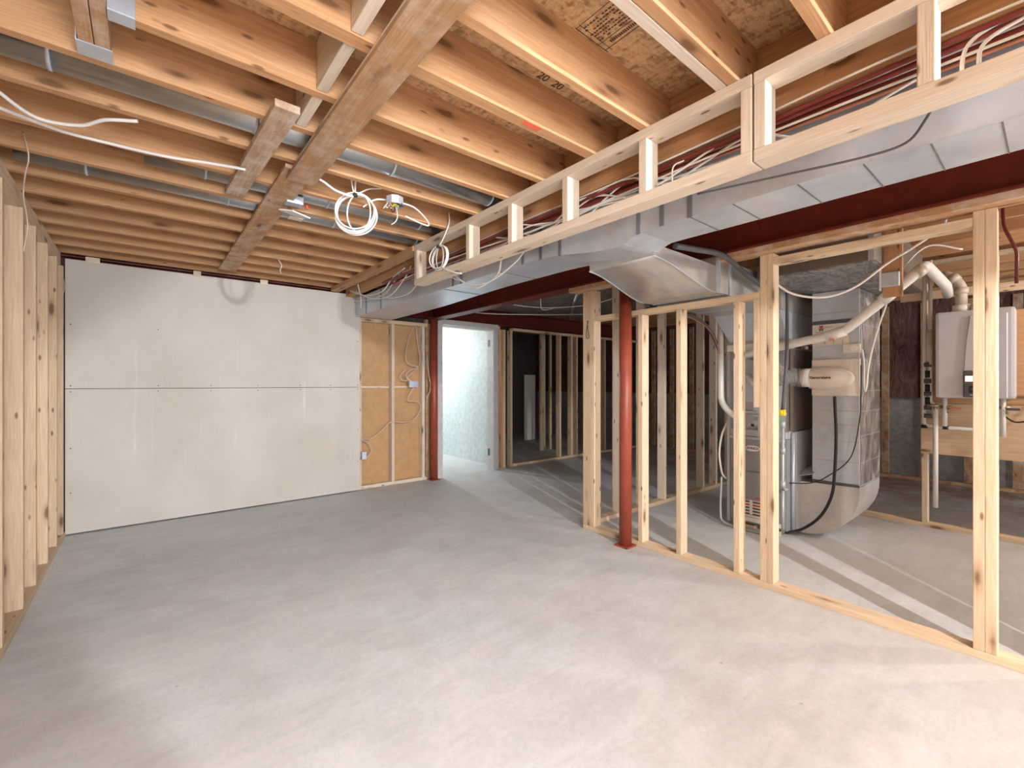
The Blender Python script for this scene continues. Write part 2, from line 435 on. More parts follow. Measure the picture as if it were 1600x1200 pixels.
# unseen blockers added before the work lamp to shade the left side
prism('shadow_board', [(.45, 1.57), (1.11, 2.20), (1.235, 2.325), (.45, 2.325)], 'y', -1.04, -1.0, PINE)['kind'] = 'structure'
tag(lumber('shadow_post_a', .856, .908, -1.045, -.96, 0, 2.3, PINE), kind='structure')
tag(lumber('shadow_post_b', .76, .826, -1.045, -.96, 0, 2.3, PINE), kind='structure')
# ================================================================== BACK WALL FRAMING
tag(lumber('bottom_plate', 1.96, 2.86, 5.25, 5.338, 0, .038, PINEP), 'pale bottom plate on the concrete below the brown kraft board', 'plate')
tag(lumber('top_plate', 1.96, 2.88, 5.25, 5.338, 2.0, 2.045, PINE), 'short pine top plate above the brown kraft board', 'plate')
tag(lumber('wall_stud', 2.862, 2.90, 5.27, 5.338, .0, 2.10, BRD), 'dull brown stud close behind the red corner post', 'stud')
for x, s in ((1.962, 'beside the drywall edge'), (2.378, 'in the middle of the kraft board'), (2.80, 'carrying the upper outlet box')):
    tag(lumber('wall_stud', x, x + .038, 5.25, 5.338, .0385, 1.9995, PINEP), 'narrow pale stud in front of brown kraft board, ' + s, 'stud', 'studs before the kraft board')
# steel beam along the back wall
def ibeam(name, p0, p1, z0, z1, w, label):
    ax = 'x' if abs(p1[0] - p0[0]) > abs(p1[1] - p0[1]) else 'y'
    t = .012; tw = .010
    out = [(-w / 2, z0), (w / 2, z0), (w / 2, z0 + t), (tw / 2, z0 + t + .004), (tw / 2, z1 - t - .004), (w / 2, z1 - t), (w / 2, z1), (-w / 2, z1), (-w / 2, z1 - t), (-tw / 2, z1 - t - .004), (-tw / 2, z0 + t + .004), (-w / 2, z0 + t)]
    if ax == 'x': o = prism(name, [(p0[1] + a, b) for a, b in out], 'x', p0[0], p1[0], STEEL)
    else: o = prism(name, [(p0[0] + a, b) for a, b in out], 'y', p0[1], p1[1], STEEL)
    return tag(o, label, 'beam')
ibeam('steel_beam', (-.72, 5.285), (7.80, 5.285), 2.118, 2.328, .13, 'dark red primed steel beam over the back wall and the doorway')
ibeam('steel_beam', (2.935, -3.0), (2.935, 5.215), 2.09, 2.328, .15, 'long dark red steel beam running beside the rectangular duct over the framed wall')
tag(lumber('beam_nailer', 2.875, 2.995, -2.5, 2.72, 2.052, 2.0895, BRD), 'reddish wooden nailing plate under the long steel beam', 'board')
for k, (x, w) in enumerate(((.36, .06), (.92, .07), (-.38, .09))):
    tag(lumber('wood_shim', x, x + w, 5.176, 5.188, 2.275, 2.325, PINEP), 'small wood shim at the drywall top, ' + ('left of the strapping board end', 'right of the strapping board end', 'by the left wall corner')[k], 'shim', 'shims on the drywall top')
# red posts
def post(x, y, h, label):
    r = empty('steel_post', (x, y, 0), label, 'post')
    tube('post_tube', [(x, y, .012), (x, y, h - .012)], .048, POSTM, r, 24, False)
    box('base_plate', x - .06, x + .06, y - .06, y + .06, 0, .012, POSTM, r)
    box('cap_plate', x - .06, x + .06, y - .06, y + .06, h - .012, h, POSTM, r)
    return r
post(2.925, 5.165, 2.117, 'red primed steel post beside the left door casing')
p2 = post(2.887, 2.128, 2.089, 'red primed steel post in the framed wall under the duct take-off')
# door opening
d = empty('door_1', (3.5, 5.25, 0), None, None); d['kind'] = 'structure'
for nm, a in (('casing_left', (3.0, 3.075, 5.195, 5.212, .001, 2.115)), ('casing_right', (3.935, 4.01, 5.195, 5.212, .001, 2.115)), ('casing_top', (3.0755, 3.9345, 5.195, 5.212, 2.045, 2.115))):
    box(nm, *a, CASING, d, .003)
box('jamb', 3.065, 3.08, 5.2125, 5.36, .001, 2.04, WHITE, d); box('jamb', 3.93, 3.945, 5.2125, 5.36, .001, 2.04, CASING, d)
box('head_jamb', 3.0805, 3.9295, 5.2125, 5.36, 2.03, 2.044, CASING, d)
for z in (.25, 1.85): box('hinge', 3.926, 3.9295, 5.30, 5.34, z - .05, z + .05, DGREY, d)
# framing right of the door
for k, (x0, x1, y0, mt) in enumerate(((4.03, 4.068, 5.25, BRD), (4.10, 4.138, 5.25, JOIST), (4.15, 4.188, 5.25, PINE), (4.285, 4.323, 5.25, PINE))):
    tag(lumber('wall_stud', x0, x1, y0, 5.338, .0, 2.06, mt), ('brown dusty stud against the right door casing', 'orange stud second from the door casing', 'pine stud third from the door casing', 'pine stud framing the left of the dark opening past the door')[k], 'stud')
box_h = tag(lumber('header', 4.33, 7.84, 5.25, 5.338, 2.062, 2.10, PINE), 'pine top plate over the dark opening and studs beyond the doorway', 'plate')
tag(lumber('bottom_plate', 4.33, 7.84, 5.25, 5.338, 0, .038, PINE), 'pine bottom plate on the concrete under the dark opening', 'plate')
for k, x in enumerate((5.338, 5.617, 5.746, 6.12, 6.5, 6.9, 7.3, 7.7)):
    tag(lumber('wall_stud', x, x + .038, 5.25, 5.338, .0385, 2.0615, PINE), 'stud in the far partition beyond the doorway, %s past the dark opening' % ordn[k], 'stud', 'studs of the far partition')
for k, (x, y) in enumerate(((5.75, 6.15), (6.0, 6.15), (6.5, 6.9), (6.9, 7.4), (7.2, 7.4), (5.2, 7.6), (5.9, 7.9))):
    tag(lumber('wall_stud', x, x + .12 if k == 0 else x + .038, y, y + .04, .0, 2.32, PINE if k < 2 else BRD), ('wide post standing in the dark room seen through the opening', 'stud just right of the wide post in the dark room', 'stud in the dark room behind the second partition stud', 'stud near the pale panel in the dark room', 'stud right of the pale panel in the dark room', 'stud deep at the left of the dark opening', 'stud deep behind the wide post in the dark room')[k], 'stud')
tag(box('leaning_panel', 6.52, 6.84, 7.5, 7.515, .0, 1.45, HUM), 'pale panel standing deep in the dark room beyond the studs', 'panel')

# ================================================================== RIGHT FRAMED WALL (X = 2.95)
tag(lumber('bottom_plate', 2.95, 3.04, -2.0, 2.62, 0, .038, PINE), 'long pine bottom plate of the open stud wall along the utility area', 'plate')
def st(y0, z1, label, mt=PINE, w=.038, z0=.0385): return tag(lumber('wall_stud', 2.952, 3.038, y0, y0 + w, z0, z1, mt), label, 'stud')
tag(lumber('wall_stud', 2.952, 2.99, 2.535, 2.62, .0385, 2.051, PINE), 'flat pine stud at the far corner of the open wall, marked with a black loop', 'stud')
st(2.495, 2.051, 'tall pine stud at the far corner of the open wall, against the flat stud')
st(2.02, 1.7895, 'short pine stud just right of the red post')
st(1.70, 1.7895, 'short knotty stud in the middle between red post and furnace')
st(1.295, 1.7895, 'short pine stud in front of the grey furnace')
st(1.1715, 1.7895, 'cut-off stud end hanging against the left of the tall stud pair, stopping halfway down', z0=1.11)
st(1.133, 2.0515, 'left stud of the tall pair right of the furnace')
st(1.0945, 2.0515, 'right stud of the tall pair right of the furnace')
st(.2095, 2.0515, 'left stud of the nearest tall pair, in front of the water heater')
st(.171, 2.0515, 'right stud of the nearest tall pair, in front of the water heater')
tag(lumber('top_plate', 2.952, 3.04, 1.172, 2.494, 1.79, 1.828, PINE), 'pine plate across the short studs beneath the duct take-off', 'plate')
tag(lumber('top_plate', 2.952, 3.04, .248, 1.094, 1.985, 2.026, PINE), 'pine header between the two tall stud pairs below the beam', 'plate')
tag(tube('wire_loop', [(2.949, 2.56, 1.80), (2.947, 2.575, 1.72), (2.949, 2.58, 1.66), (2.947, 2.565, 1.645), (2.949, 2.55, 1.66), (2.947, 2.56, 1.72), (2.949, 2.57, 1.80)], .0025, BLACK, None, 6), 'thin black wire loop hanging on the far corner stud', 'wire')
for k, (a, b) in enumerate(((-.305, -.035), (-.555, -.335), (-2.4, -.568))):
    tag(box('shadow_panel', 3.042, 3.055, a, b, 0, 2.05, DRY), kind='structure')  # unseen panels added, gaps shaped for the light stripes on the utility floor
# perpendicular partition at Y = 2.62
tag(lumber('bottom_plate', 3.045, 5.9, 2.625, 2.71, 0, .038, PINE), 'bottom plate of the cross partition behind the red post', 'plate')
tag(lumber('top_plate', 3.045, 5.9, 2.625, 2.71, 2.285, 2.325, PINE), 'top plate of the cross partition above its studs', 'plate')
for k, x in enumerate((3.10, 3.47, 3.85, 4.233, 4.64, 5.04, 5.35, 5.75)):
    tag(lumber('wall_stud', x, x + .038, 2.625, 2.71, .0385, 2.2845, PINEP), 'stud of the cross partition, %s counting from the red post' % ordn[k], 'stud', 'studs of the cross partition')
# furring studs on the foundation wall
for k, y in enumerate((5.05, 4.65, 4.25, 3.85, 3.45, 3.05, 2.65, 2.25, 1.85, 1.45, 1.05, .65, .25)):
    tag(lumber('furring_stud', 7.80, 7.838, y, y + .08, .0385, 2.3, BRD), 'dim stud on the foundation wall, %s from its far corner' % ordn[k], 'stud', 'studs on the foundation wall')
tag(lumber('bottom_plate', 7.75, 7.838, -2, 5.2, 0, .038, BRD), 'dim bottom plate along the foundation wall', 'plate')

# ================================================================== JOISTS AND CEILING
jr = [.476, 1.124, 1.424, 1.761, 2.05, 2.36, 2.71, 3.03, 3.36, 3.67, 3.98, 4.28, 4.58, 4.885, 5.18]
def jl(i): return 'fir floor joist left of the bulkhead, %s counting back from the nearest' % ordn[i]
for i, y in enumerate(jr):
    x0 = -.60 if y > 2 else -.082
    t = .055 if i == 2 else .038
    tag(lumber('floor_joist', x0, 1.788, y - t, y, 2.33, 2.5135, JOIST, bev=.002), jl(i), 'joist', 'floor joists of the main room')
for a, b, m, s in ((.757, .795, PINEP, 'pale far ply'), (.7165, .7545, JOIST, 'orange near ply')):
    tag(lumber('floor_joist', -.082, 1.788, a, b, 2.33, 2.5135, m, bev=.002), 'doubled floor joist near the camera, ' + s, 'joist')
for i, y in enumerate([.15, -.25, -.65, -1.05, -1.45, -1.85, -2.25, -2.65]):
    tag(lumber('floor_joist', -.082, 1.788, y - .038, y, 2.33, 2.5135, JOIST, bev=.002), 'fir floor joist overhead behind the camera, %s' % ordn[i], 'joist', 'joists behind the camera')
# wooden beam under which the pipes run
tag(lumber('wooden_beam', 1.792, 1.868, -3, 5.2, 2.255, 2.5135, JOIST), 'built-up orange wooden beam behind the bulkhead frame', 'beam')
for i, y in enumerate([-.2, .15, .476, .79, 1.124, 1.424, 1.761, 2.05, 2.36, 2.74, 3.03, 3.36, 3.67, 3.98, 4.28, 4.58, 4.885]):
    tag(lumber('floor_joist', 1.872, 2.93, y - .038, y, 2.33, 2.5135, BRD if y > 2.7 else JOIST, bev=.002), 'short joist between the wooden beam and the steel beam, %s from the near end' % ordn[i], 'joist', 'short joists above the trunk duct')
for i in range(12):
    x = 3.10 + .40 * i
    tag(lumber('floor_joist', x, x + .038, -3, 5.2, 2.331, 2.5135, JOIST, bev=.002), 'joist over the utility area running away from the camera, %s from the steel beam' % ordn[i], 'joist', 'joists over the utility area')
tag(lumber('ledger', 5.302, 5.388, -1.2, 1.9, 2.30, 2.33, PINE), 'top plate of the water heater wall under the joists', 'plate')
tag(lumber('cross_brace', 5.272, 5.30, -1.2, .90, 1.99, 2.06, PINE), 'pale horizontal board above the water heater, in front of the studs', 'board')
# stair opening: doubled trimmer and hangers
tr = tag(lumber('trimmer', -.1205, -.0835, -3, 2.0105, 2.33, 2.5135, BRD), 'inner ply of the doubled trimmer beside the stair opening', 'trimmer')
tag(lumber('trimmer', -.160, -.1225, -3, 2.0105, 2.33, 2.5135, BRD), 'outer ply of the doubled trimmer beside the stair opening', 'trimmer')
bm = bmesh.new(); bm_box(bm, -.165, -.078, 1.93, 2.008, 2.326, 2.3295); bm_box(bm, -.1655, -.1625, 1.93, 2.008, 2.3295, 2.46)
tag(link('joist_hanger', bm, GALV), 'galvanised hanger strap under the end of the doubled trimmer', 'hanger')
for i, y in enumerate((1.761, 1.424)):
    bm = bmesh.new(); bm_box(bm, -.082, -.02, y - .044, y + .006, 2.326, 2.3295); bm_box(bm, -.082, -.02, y - .047, y - .041 + (0 if i == 0 else -.017), 2.3295, 2.41)
    tag(link('joist_hanger', bm, GALV), ('galvanised hanger on the joist end nearest the trimmer tip', 'galvanised hanger on the next joist end along the trimmer')[i], 'hanger')
# solid blocking left of the strapping
for i, (a, b) in enumerate(((.80, 1.084), (1.13, 1.367), (1.43, 1.721), (1.768, 2.01))):
    tag(lumber('blocking', .487, .525, a, b, 2.335, 2.51, PINEP), 'pinkish solid block between joists left of the dusty board, %s from the camera' % ordn[i], 'blocking', 'solid blocks between joists')
# strapping boards
tag(lumber('strapping_board', .53, .665, 2.378, 4.90, 2.311, 2.3295, BRD), 'flat brown board nailed under the joists toward the drywall', 'board')
tag(lumber('strapping_board', .55, .68, -.4, 2.45, 2.281, 2.3005, wood('sawdust_board', (.54, .33, .18), (.38, .22, .11), knots=.6, dirt=.4)), 'dusty brown board with a pale raw edge under the nearer joists', 'board')
tag(lumber('spacer_board', .56, .66, -.2, 2.3, 2.301, 2.3295, PINEP), 'thin pale packing strip above the dusty brown board', 'board')
tag(lumber('scrap_board', .36, .45, 1.86, 2.90, 2.300, 2.3295, WEATH, rot=Matrix.Rotation(.035, 4, 'Z')), 'short weathered plank scrap nailed askew under the joists', 'board')

# subfloor grade stamp
gs = empty('grade_stamp', (1.28, 1.02, 2.5137), 'dark printed grade stamp with boxed lines on the chipboard subfloor', 'stamp')
bm = bmesh.new()
def ln(x0, x1, y0, y1): bm_box(bm, x0, x1, y0, y1, 2.5128, 2.5136)
ln(1.175, 1.36, 1.078, 1.081); ln(1.175, 1.36, 1.06, 1.062)
ln(1.34, 1.343, .88, 1.078); ln(1.30, 1.302, .88, 1.078); ln(1.18, 1.182, .88, 1.078)
rr = random.Random(3)
for k in range(7):
    x = 1.198 + k * .0145; y = .89
    while y < 1.06:
        w = rr.uniform(.004, .012)
        if rr.random() < .8: ln(x, x + .0055, y, y + w)
        y += w + .004
for k in range(14): ln(1.314, 1.328, .93 + k * .008, .935 + k * .008)
link('stamp_print', bm, INKB, gs)
gs2 = empty('grade_stamp', (1.30, 1.33, 2.5137), 'partly hidden black stamp numerals beside an orange paint dab on the subfloor', 'stamp')
Mz = Matrix.Translation((1.245, 1.30, 2.5134)) @ Matrix.Rotation(PI, 4, 'X') 
text_mesh('stamp_numerals', '20', .055, INKB, gs2, Matrix.Translation((1.262, 1.335, 2.5134)) @ Matrix(((1, 0, 0), (0, -1, 0), (0, 0, -1))).to_4x4())
text_mesh('stamp_numerals', '20', .055, INKB, gs2, Matrix.Translation((1.345, 1.335, 2.5134)) @ Matrix(((1, 0, 0), (0, -1, 0), (0, 0, -1))).to_4x4())
box('orange_dab', 1.20, 1.29, 1.372, 1.40, 2.3285, 2.3297, ORANGE, gs2)

# ================================================================== BULKHEAD LADDER
def ladder(y0, y1, ys, label, zb):
    r = empty('bulkhead_frame', (1.66, (y0 + y1) / 2, zb), label, 'frame', 'bulkhead ladder frames')
    lumber('top_rail', 1.62, 1.709, y0, y1, 2.288, 2.3295, PINEP, r)
    lumber('bottom_rail', 1.62, 1.709, y0, y1, zb, zb + .042, PINEP, r)
    for y in ys: lumber('upright', 1.622, 1.707, y, y + .038, zb + .0425, 2.2875, PINEP, r)
ladder(.669, 3.17, (3.131, 2.41, 1.975, 1.54, 1.09, .67), 'pale ladder frame of the duct bulkhead, farther length with the end upright', 2.022)
ladder(-1.2, .664, (.6255, .205, -.4), 'pale ladder frame of the duct bulkhead, nearer length running out of view', 2.022)
tag(lumber('nailing_strip', 1.61, 1.70, 3.175, 5.15, 2.288, 2.3295, JOIST), 'long flat brown nailer under the joists between bulkhead and back wall', 'board')
# second packer glimpsed behind the ladder
for k, y in enumerate((.12, .52, 1.35, 1.85)):
    tag(lumber('packing_block', 1.875, 1.91, y, y + .07, 2.245, 2.30, JOIST), 'small wood packer beside the red pipes, %s from the near end' % ordn[k], 'block', 'packers by the red pipes')

# ================================================================== MAIN SUPPLY TRUNK
tk = empty('main_duct', (2.03, 2.0, 2.0), 'long rectangular galvanised trunk duct beneath the joists beside the bulkhead', 'duct')
def sm(a, b, t): t = max(0, min(1, (t - a) / (b - a))); return t * t * (3 - 2 * t)

def trunk_sec(y):
    z0 = 2.010
    z0 += .025 * sm(1.6, 2.2, y) - .042 * sm(1.30, 1.44, y) * (1 - sm(1.44, 1.95, y))
    return 1.90, z0, 2.175 + .07 * sm(1.2, 2.2, y) + .09 * sm(2.6, 4.2, y), 2.245
bm = bmesh.new(); prev = None
ys = [-2.4 + .035 * i for i in range(int(7.55 / .035) + 1)] + [5.17]
for y in ys:
    a, b_, c, e = trunk_sec(y)
    q = [bm.verts.new(p) for p in ((a, y, b_), (c, y, b_), (c, y, e), (a, y, e))]
    if prev:
        for k in range(4): bm.faces.new((prev[k], prev[(k + 1) % 4], q[(k + 1) % 4], q[k]))
    else: bm.faces.new(q[::-1])
    prev = q
bm.faces.new(prev); bmesh.ops.recalc_face_normals(bm, faces=bm.faces)
link('duct_body', bm, GALV, tk)
def cleat(y, w=.022, d=.006):
    a, b_, c, e = trunk_sec(y)
    b2 = min(trunk_sec(y - w / 2)[1], trunk_sec(y + w / 2)[1])
    bm = bmesh.new(); bm_box(bm, a - d, a - .0005, y - w / 2, y + w / 2, b2 - .004, 2.24)
    return link('drive_cleat', bm, CLEAT, tk)
for y in (4.85, 4.45, 3.05, 2.93, 2.20, 2.03, 1.865, 1.32, 1.19, 1.05): cleat(y)
def seam(y, s=0):
    a, b_, c, e = trunk_sec(y)
    bm = bmesh.new(); v = [bm.verts.new(p) for p in ((a + .002, y - .002, b_ - .0035), (c - .002, y - .002 + s, b_ - .0035), (c - .002, y + .002 + s, b_ - .0035), (a + .002, y + .002, b_ - .0035))]
    f = bm.faces.new(v); bmesh.ops.extrude_face_region(bm, geom=[f]); bm.verts.ensure_lookup_table()
    for q in bm.verts[4:]: q.co.z += .0033
    bmesh.ops.recalc_face_normals(bm, faces=bm.faces)
    link('bottom_seam', bm, SEAM, tk)
for y in (.10, .25, .42, .62, .86, 1.05, 2.45, 3.2): seam(y)

# ================================================================== TAKE-OFF AND SUPPLY BRANCH OVER THE FURNACE
so = empty('duct_takeoff', (2.5, 1.66, 1.9), 'curved galvanised take-off sweeping down from the trunk under the steel beam', 'duct')
bm = bmesh.new(); prof = []
n = 14
for i in range(n + 1):
    t = i / n; x = 2.135 + .71 * t
    z = 1.955 - .105 * sm(0, 1, t)
    y0 = 1.39 + .01 * t; y1 = 1.84 + .09 * t
    zt = min(2.07, 2.02 + .0 * t)
    prof.append((x, y0, y1, z, zt))
prev = None
for x, y0, y1, z, zt in prof:
    # S-curved cheek edges
    q = [bm.verts.new(p) for p in ((x, y0, z), (x, y1, z), (x, y1, max(z + .03, zt)), (x, y0, max(z + .03, zt)))]
    if prev:
        for k in range(4):
            f = bm.faces.new((prev[k], prev[(k + 1) % 4], q[(k + 1) % 4], q[k])); f.smooth = (k == 0)
    else: bm.faces.new(q[::-1])
    prev = q
bm.faces.new(prev); bmesh.ops.recalc_face_normals(bm, faces=bm.faces)
link('curved_body', bm, GALVD, so)
tube('edge_seam', [(x, y0 - .002, z - .002) for x, y0, y1, z, zt in prof], .004, GALV, so, 6, False)
tube('edge_seam', [(x, y1 + .002, z - .002) for x, y0, y1, z, zt in prof], .004, GALV, so, 6, False)
sb = empty('supply_branch', (3.7, 1.66, 1.85), 'rectangular galvanised duct crossing above the short studs to the furnace plenum', 'duct')
box('duct_body', 2.848, 4.80, 1.395, 1.935, 1.85, 2.075, GALVD, sb, .002)
for x in (2.86, 3.02): box('drive_cleat', x, x + .03, 1.388, 1.3945, 1.845, 2.07, GALV, sb)
for x in (2.95, 3.6): box('bottom_seam', x, x + .015, 1.40, 1.93, 1.846, 1.8495, GALV, sb)
# panned joist bays: foil underside
tag(box('foil_panning', 3.06, 5.6, 3.4, 5.18, 2.318, 2.329, FOIL), 'shiny dark foil panning under the joists beyond the steel beam', 'panning')
tag(box('foil_panning', 3.06, 4.6, 2.74, 3.38, 2.318, 2.329, FOIL), 'foil panning strip directly behind the cross partition', 'panning')
tag(tube('conduit', [(3.55, 3.2, 2.27), (5.2, 4.9, 2.28)], .022, GALVR, None, 12, False), 'bright metal conduit under the foil panning beyond the beam', 'conduit')
# return trunk and drop
rt = empty('return_duct', (4.1, 1.0, 2.0), 'dull return air duct box running above the furnace side, underside in view', 'duct')
box('side_panels', 3.38, 4.88, .695, 1.36, 2.004, 2.30, galv('shop_metal', (.27, .24, .21), .42, .7), rt, .002)
box('foil_underside', 3.385, 4.875, .70, 1.355, 1.998, 2.0035, FOIL, rt)
box('end_cleat', 3.374, 3.3795, .695, .725, 2.0, 2.29, GALV, rt)
rd = empty('return_drop', (4.55, 1.12, 0), 'tall galvanised return air drop curving into the furnace base', 'duct')
box('drop_panel', 4.25, 4.86, .965, 1.28, .46, 1.995, GALV, rd, .002)
box('side_panel', 4.262, 4.852, .9615, .9648, .47, 1.99, foil_mat('taped_side', (.30, .27, .25), (.50, .47, .45), .75, .3, 5), rd)
for z in (1.82, 1.04, .93, .80, .64): box('cross_seam', 4.246, 4.2495, .97, 1.275, z, z + .006, GALVD, rd)
for z in (1.72, 1.45, 1.2, 1.04, .85, .64): box('cross_seam', 4.255, 4.855, .9600, .9612, z, z + .004, GALV, rd)
box('slip_joint', 4.243, 4.2495, .965, 1.28, 1.735, 1.765, DGREY, rd); box('slip_joint', 4.243, 4.2495, .965, 1.28, .455, .475, DGREY, rd)
out = [(1.40, .44), (.965, .455)]
for k in range(0, 13):
    a = k / 12 * PI / 2
    out.append((.965 + .40 * (1 - math.cos(a)), .42 - .41 * math.sin(a)))
out.append((1.40, .01))
prism('curved_boot', out, 'x', 4.252, 4.858, galv('boot_galv', (.72, .72, .72), .42, .6), rd)
bm = bmesh.new()
vs = [bm.verts.new(p) for p in ((4.20, 1.44, .47), (4.20, 1.26, .52), (4.50, 1.28, .60), (4.50, 1.40, .46))]
f = bm.faces.new(vs); r_ = bmesh.ops.extrude_face_region(bm, geom=[f])
for q in [g for g in r_['geom'] if isinstance(g, bmesh.types.BMVert)]: q.co.z += .004
bmesh.ops.recalc_face_normals(bm, faces=bm.faces)
link('bent_flap', bm, GALV, rd)

# ================================================================== FURNACE
fu = empty('furnace', (4.4, 1.63, 0), 'grey upright gas furnace with lower cabinet, burner bay and coil box', 'furnace')
FX = 4.05
box('lower_cabinet', FX + .012, 4.72, 1.40, 1.88, .045, .80, GREY, fu, .006)
box('side_flange', FX, FX + .011, 1.86, 1.885, .03, 1.57, LGREY, fu)
box('door_upper', FX, FX + .0115, 1.41, 1.855, .505, .775, GREY, fu, .004)
box('door_lower', FX, FX + .0115, 1.41, 1.855, .06, .495, GREY, fu, .004)
box('door_lip', FX - .012, FX, 1.41, 1.855, .775, .80, LGREY, fu, .003)
box('burner_bay', FX + .05, 4.72, 1.40, 1.88, .801, 1.56, LGREY, fu, .004)
box('bay_shelf', FX + .005, FX + .049, 1.41, 1.855, .80, .86, LGREY, fu, .004)
box('bay_shelf', FX + .02, FX + .049, 1.41, 1.855, 1.0, 1.02, GALV, fu, .002)
box('top_band', FX - .004, FX + .0495, 1.365, 1.885, 1.545, 1.60, WHITE, fu, .004)
box('inducer_housing', FX + .005, FX + .049, 1.62, 1.80, 1.10, 1.30, GALV, fu, .01)
for y in (1.78, 1.70, 1.665): tube('burner_knob', [(FX + .0045, y, .90), (FX - .008, y, .90)], .012, BLACK if y != 1.70 else LGREY, fu, 12, False)
box('inspection_window', FX + .03, FX + .0495, 1.675, 1.70, 1.17, 1.25, BLACK, fu, .004)
box('coil_box', FX + .02, 4.70, 1.385, 1.895, 1.60, 1.625, GALVD, fu)
box('side_panel', 4.07, 4.60, 1.3785, 1.3845, .87, 1.54, plain('shaded_brown', (.20, .16, .135), .45, .4), fu)  # shade on the furnace side is put into this dark brown
# tapered plenum up to the branch duct
bm = bmesh.new()
A = [bm.verts.new(p) for p in ((4.07, 1.40, 1.626), (4.70, 1.40, 1.626), (4.70, 1.87, 1.626), (4.07, 1.87, 1.626))]
B = [bm.verts.new(p) for p in ((3.90, 1.40, 1.849), (4.79, 1.40, 1.849), (4.79, 1.93, 1.849), (3.90, 1.93, 1.849))]
bm.faces.new(A[::-1]); bm.faces.new(B)
for k in range(4): bm.faces.new((A[k], A[(k + 1) % 4], B[(k + 1) % 4], B[k]))
link('plenum_taper', bm, GALV, fu)
# filter rack at the right side
box('filter_rack', FX + .10, 4.75, 1.365, 1.3995, .03, .86, LGREY, fu, .003)
tube('rack_post', [(FX + .09, 1.385, .03), (FX + .09, 1.385, .85)], .014, GALV, fu, 10, False)
# badge
def badge(name, y, z, ry, rz, x, mat, dep=.003):
    bm = bmesh.new(); vs = [bm.verts.new((x, y + ry * math.cos(a * PI / 16), z + rz * math.sin(a * PI / 16))) for a in range(32)]
    f = bm.faces.new(vs); e = bmesh.ops.extrude_face_region(bm, geom=[f])
    for q in [g for g in e['geom'] if isinstance(g, bmesh.types.BMVert)]: q.co.x -= dep
    bmesh.ops.recalc_face_normals(bm, faces=bm.faces)
    return link(name, bm, mat, fu)
bd = badge('oval_badge', 1.668, .70, .062, .026, FX - .0005, WHITE)
text_mesh('badge_lettering', 'LENNOX', .028, INK, bd, MX(FX - .0038, 1.668, .70), .0006, .0006)
box('warning_label', FX - .002, FX - .0004, 1.50, 1.735, .105, .25, PAPER, fu)
for k in range(5): box('label_stripe', FX - .003, FX - .0021, 1.505, 1.73, .125 + k * .026, .140 + k * .026, DGREY if k != 3 else REDL, fu)
box('spec_label', FX - .004, FX - .0031, 1.665, 1.69, .13, .255, WHITE, fu)
box('white_panel_strip', FX - .002, FX - .0004, 1.42, 1.74, .065, .10, WHITE, fu)
box('red_sticker', FX - .002, FX - .0004, 1.60, 1.64, .268, .282, REDL, fu)
text_mesh('cabinet_text', 'AC', .03, DGREY, fu, MX(FX + .048, 1.69, 1.47), .0006)
for y in (1.80, 1.70, 1.50): lumber('support_block', FX + .02, 4.3, y - .04, y + .04, .0, .03, PINE, fu)
# pipes inside the bay
tag(tube('pvc_elbow_pipe', elbow([(4.03, 1.70, 1.33), (4.0, 1.60, 1.22), (4.0, 1.575, 1.18), (3.98, 1.57, .845)], .05), .024, PVC, None, 16, False), 'short white PVC pipe bent down in front of the furnace bay', 'pipe')
tag(tube('combustion_pipe', elbow([(4.02, 1.93, 1.845), (4.02, 1.925, 1.10), (4.0, 1.86, 1.02), (3.99, 1.76, .95)], .08), .026, PVC, None, 16, False), 'white PVC pipe dropping down the left side of the furnace', 'pipe')
tag(tube('vent_pipe', elbow([(3.98, 1.72, 1.50), (3.98, 1.55, 1.535), (3.95, 1.05, 1.62), (3.95, .98, 1.65), (3.95, .77, 1.83), (3.96, .595, 1.99), (4.03, .565, 2.05), (4.12, .56, 2.05), (4.6, .525, 1.985), (5.0, .56, 1.975)], .06), .033, PVCT, None, 20, False), 'cream PVC vent pipe rising from the furnace to the right under the joists', 'pipe')
vp = bpy.data.objects['vent_pipe']; vp.data.materials.clear(); vp.data.materials.append(PVC)
def coupling(a, b, r, mat, par): return tube('coupling', [a, b], r, mat, par, 20, False)
coupling((3.95, .775, 1.828), (3.952, .70, 1.896), .040, PVC, vp); coupling((3.95, 1.10, 1.61), (3.95, .985, 1.645), .039, PVC, vp); coupling((3.96, .60, 1.985), (3.99, .57, 2.02), .040, PVCT, vp)
box('tape_mark', 3.91, 3.915, 1.04, 1.07, 1.575, 1.59, TAPE, vp)
# gas line
gl = empty('gas_line', (3.97, 1.40, 0), 'grey iron gas pipe with yellow valve down the right front of the furnace', 'pipe')
tube('riser', elbow([(3.95, 1.395, .95), (3.95, 1.395, .45), (3.99, 1.395, .40), (4.04, 1.395, .40)], .03), .011, LGREY, gl, 12, False)
tube('drip_leg', [(3.95, 1.395, .40), (3.95, 1.395, .09)], .011, LGREY, gl, 12, False)
for z in (.72, .45, .93): tube('union', [(3.95, 1.395, z - .025), (3.95, 1.395, z + .025)], .018, LGREY, gl, 12, False)
box('valve_body', 3.93, 3.965, 1.375, 1.415, 1.0, 1.05, YEL, gl, .006); box('valve_handle', 3.915, 3.93, 1.39, 1.48, 1.015, 1.045, YEL, gl, .004)
box('green_tag', 3.935, 3.937, 1.39, 1.45, .93, .97, GREEN, gl)
tube('black_riser', [(3.95, 1.395, 1.05), (3.93, 1.36, 1.50), (3.9, 1.345, 1.99)], .013, DGREY, gl, 12)
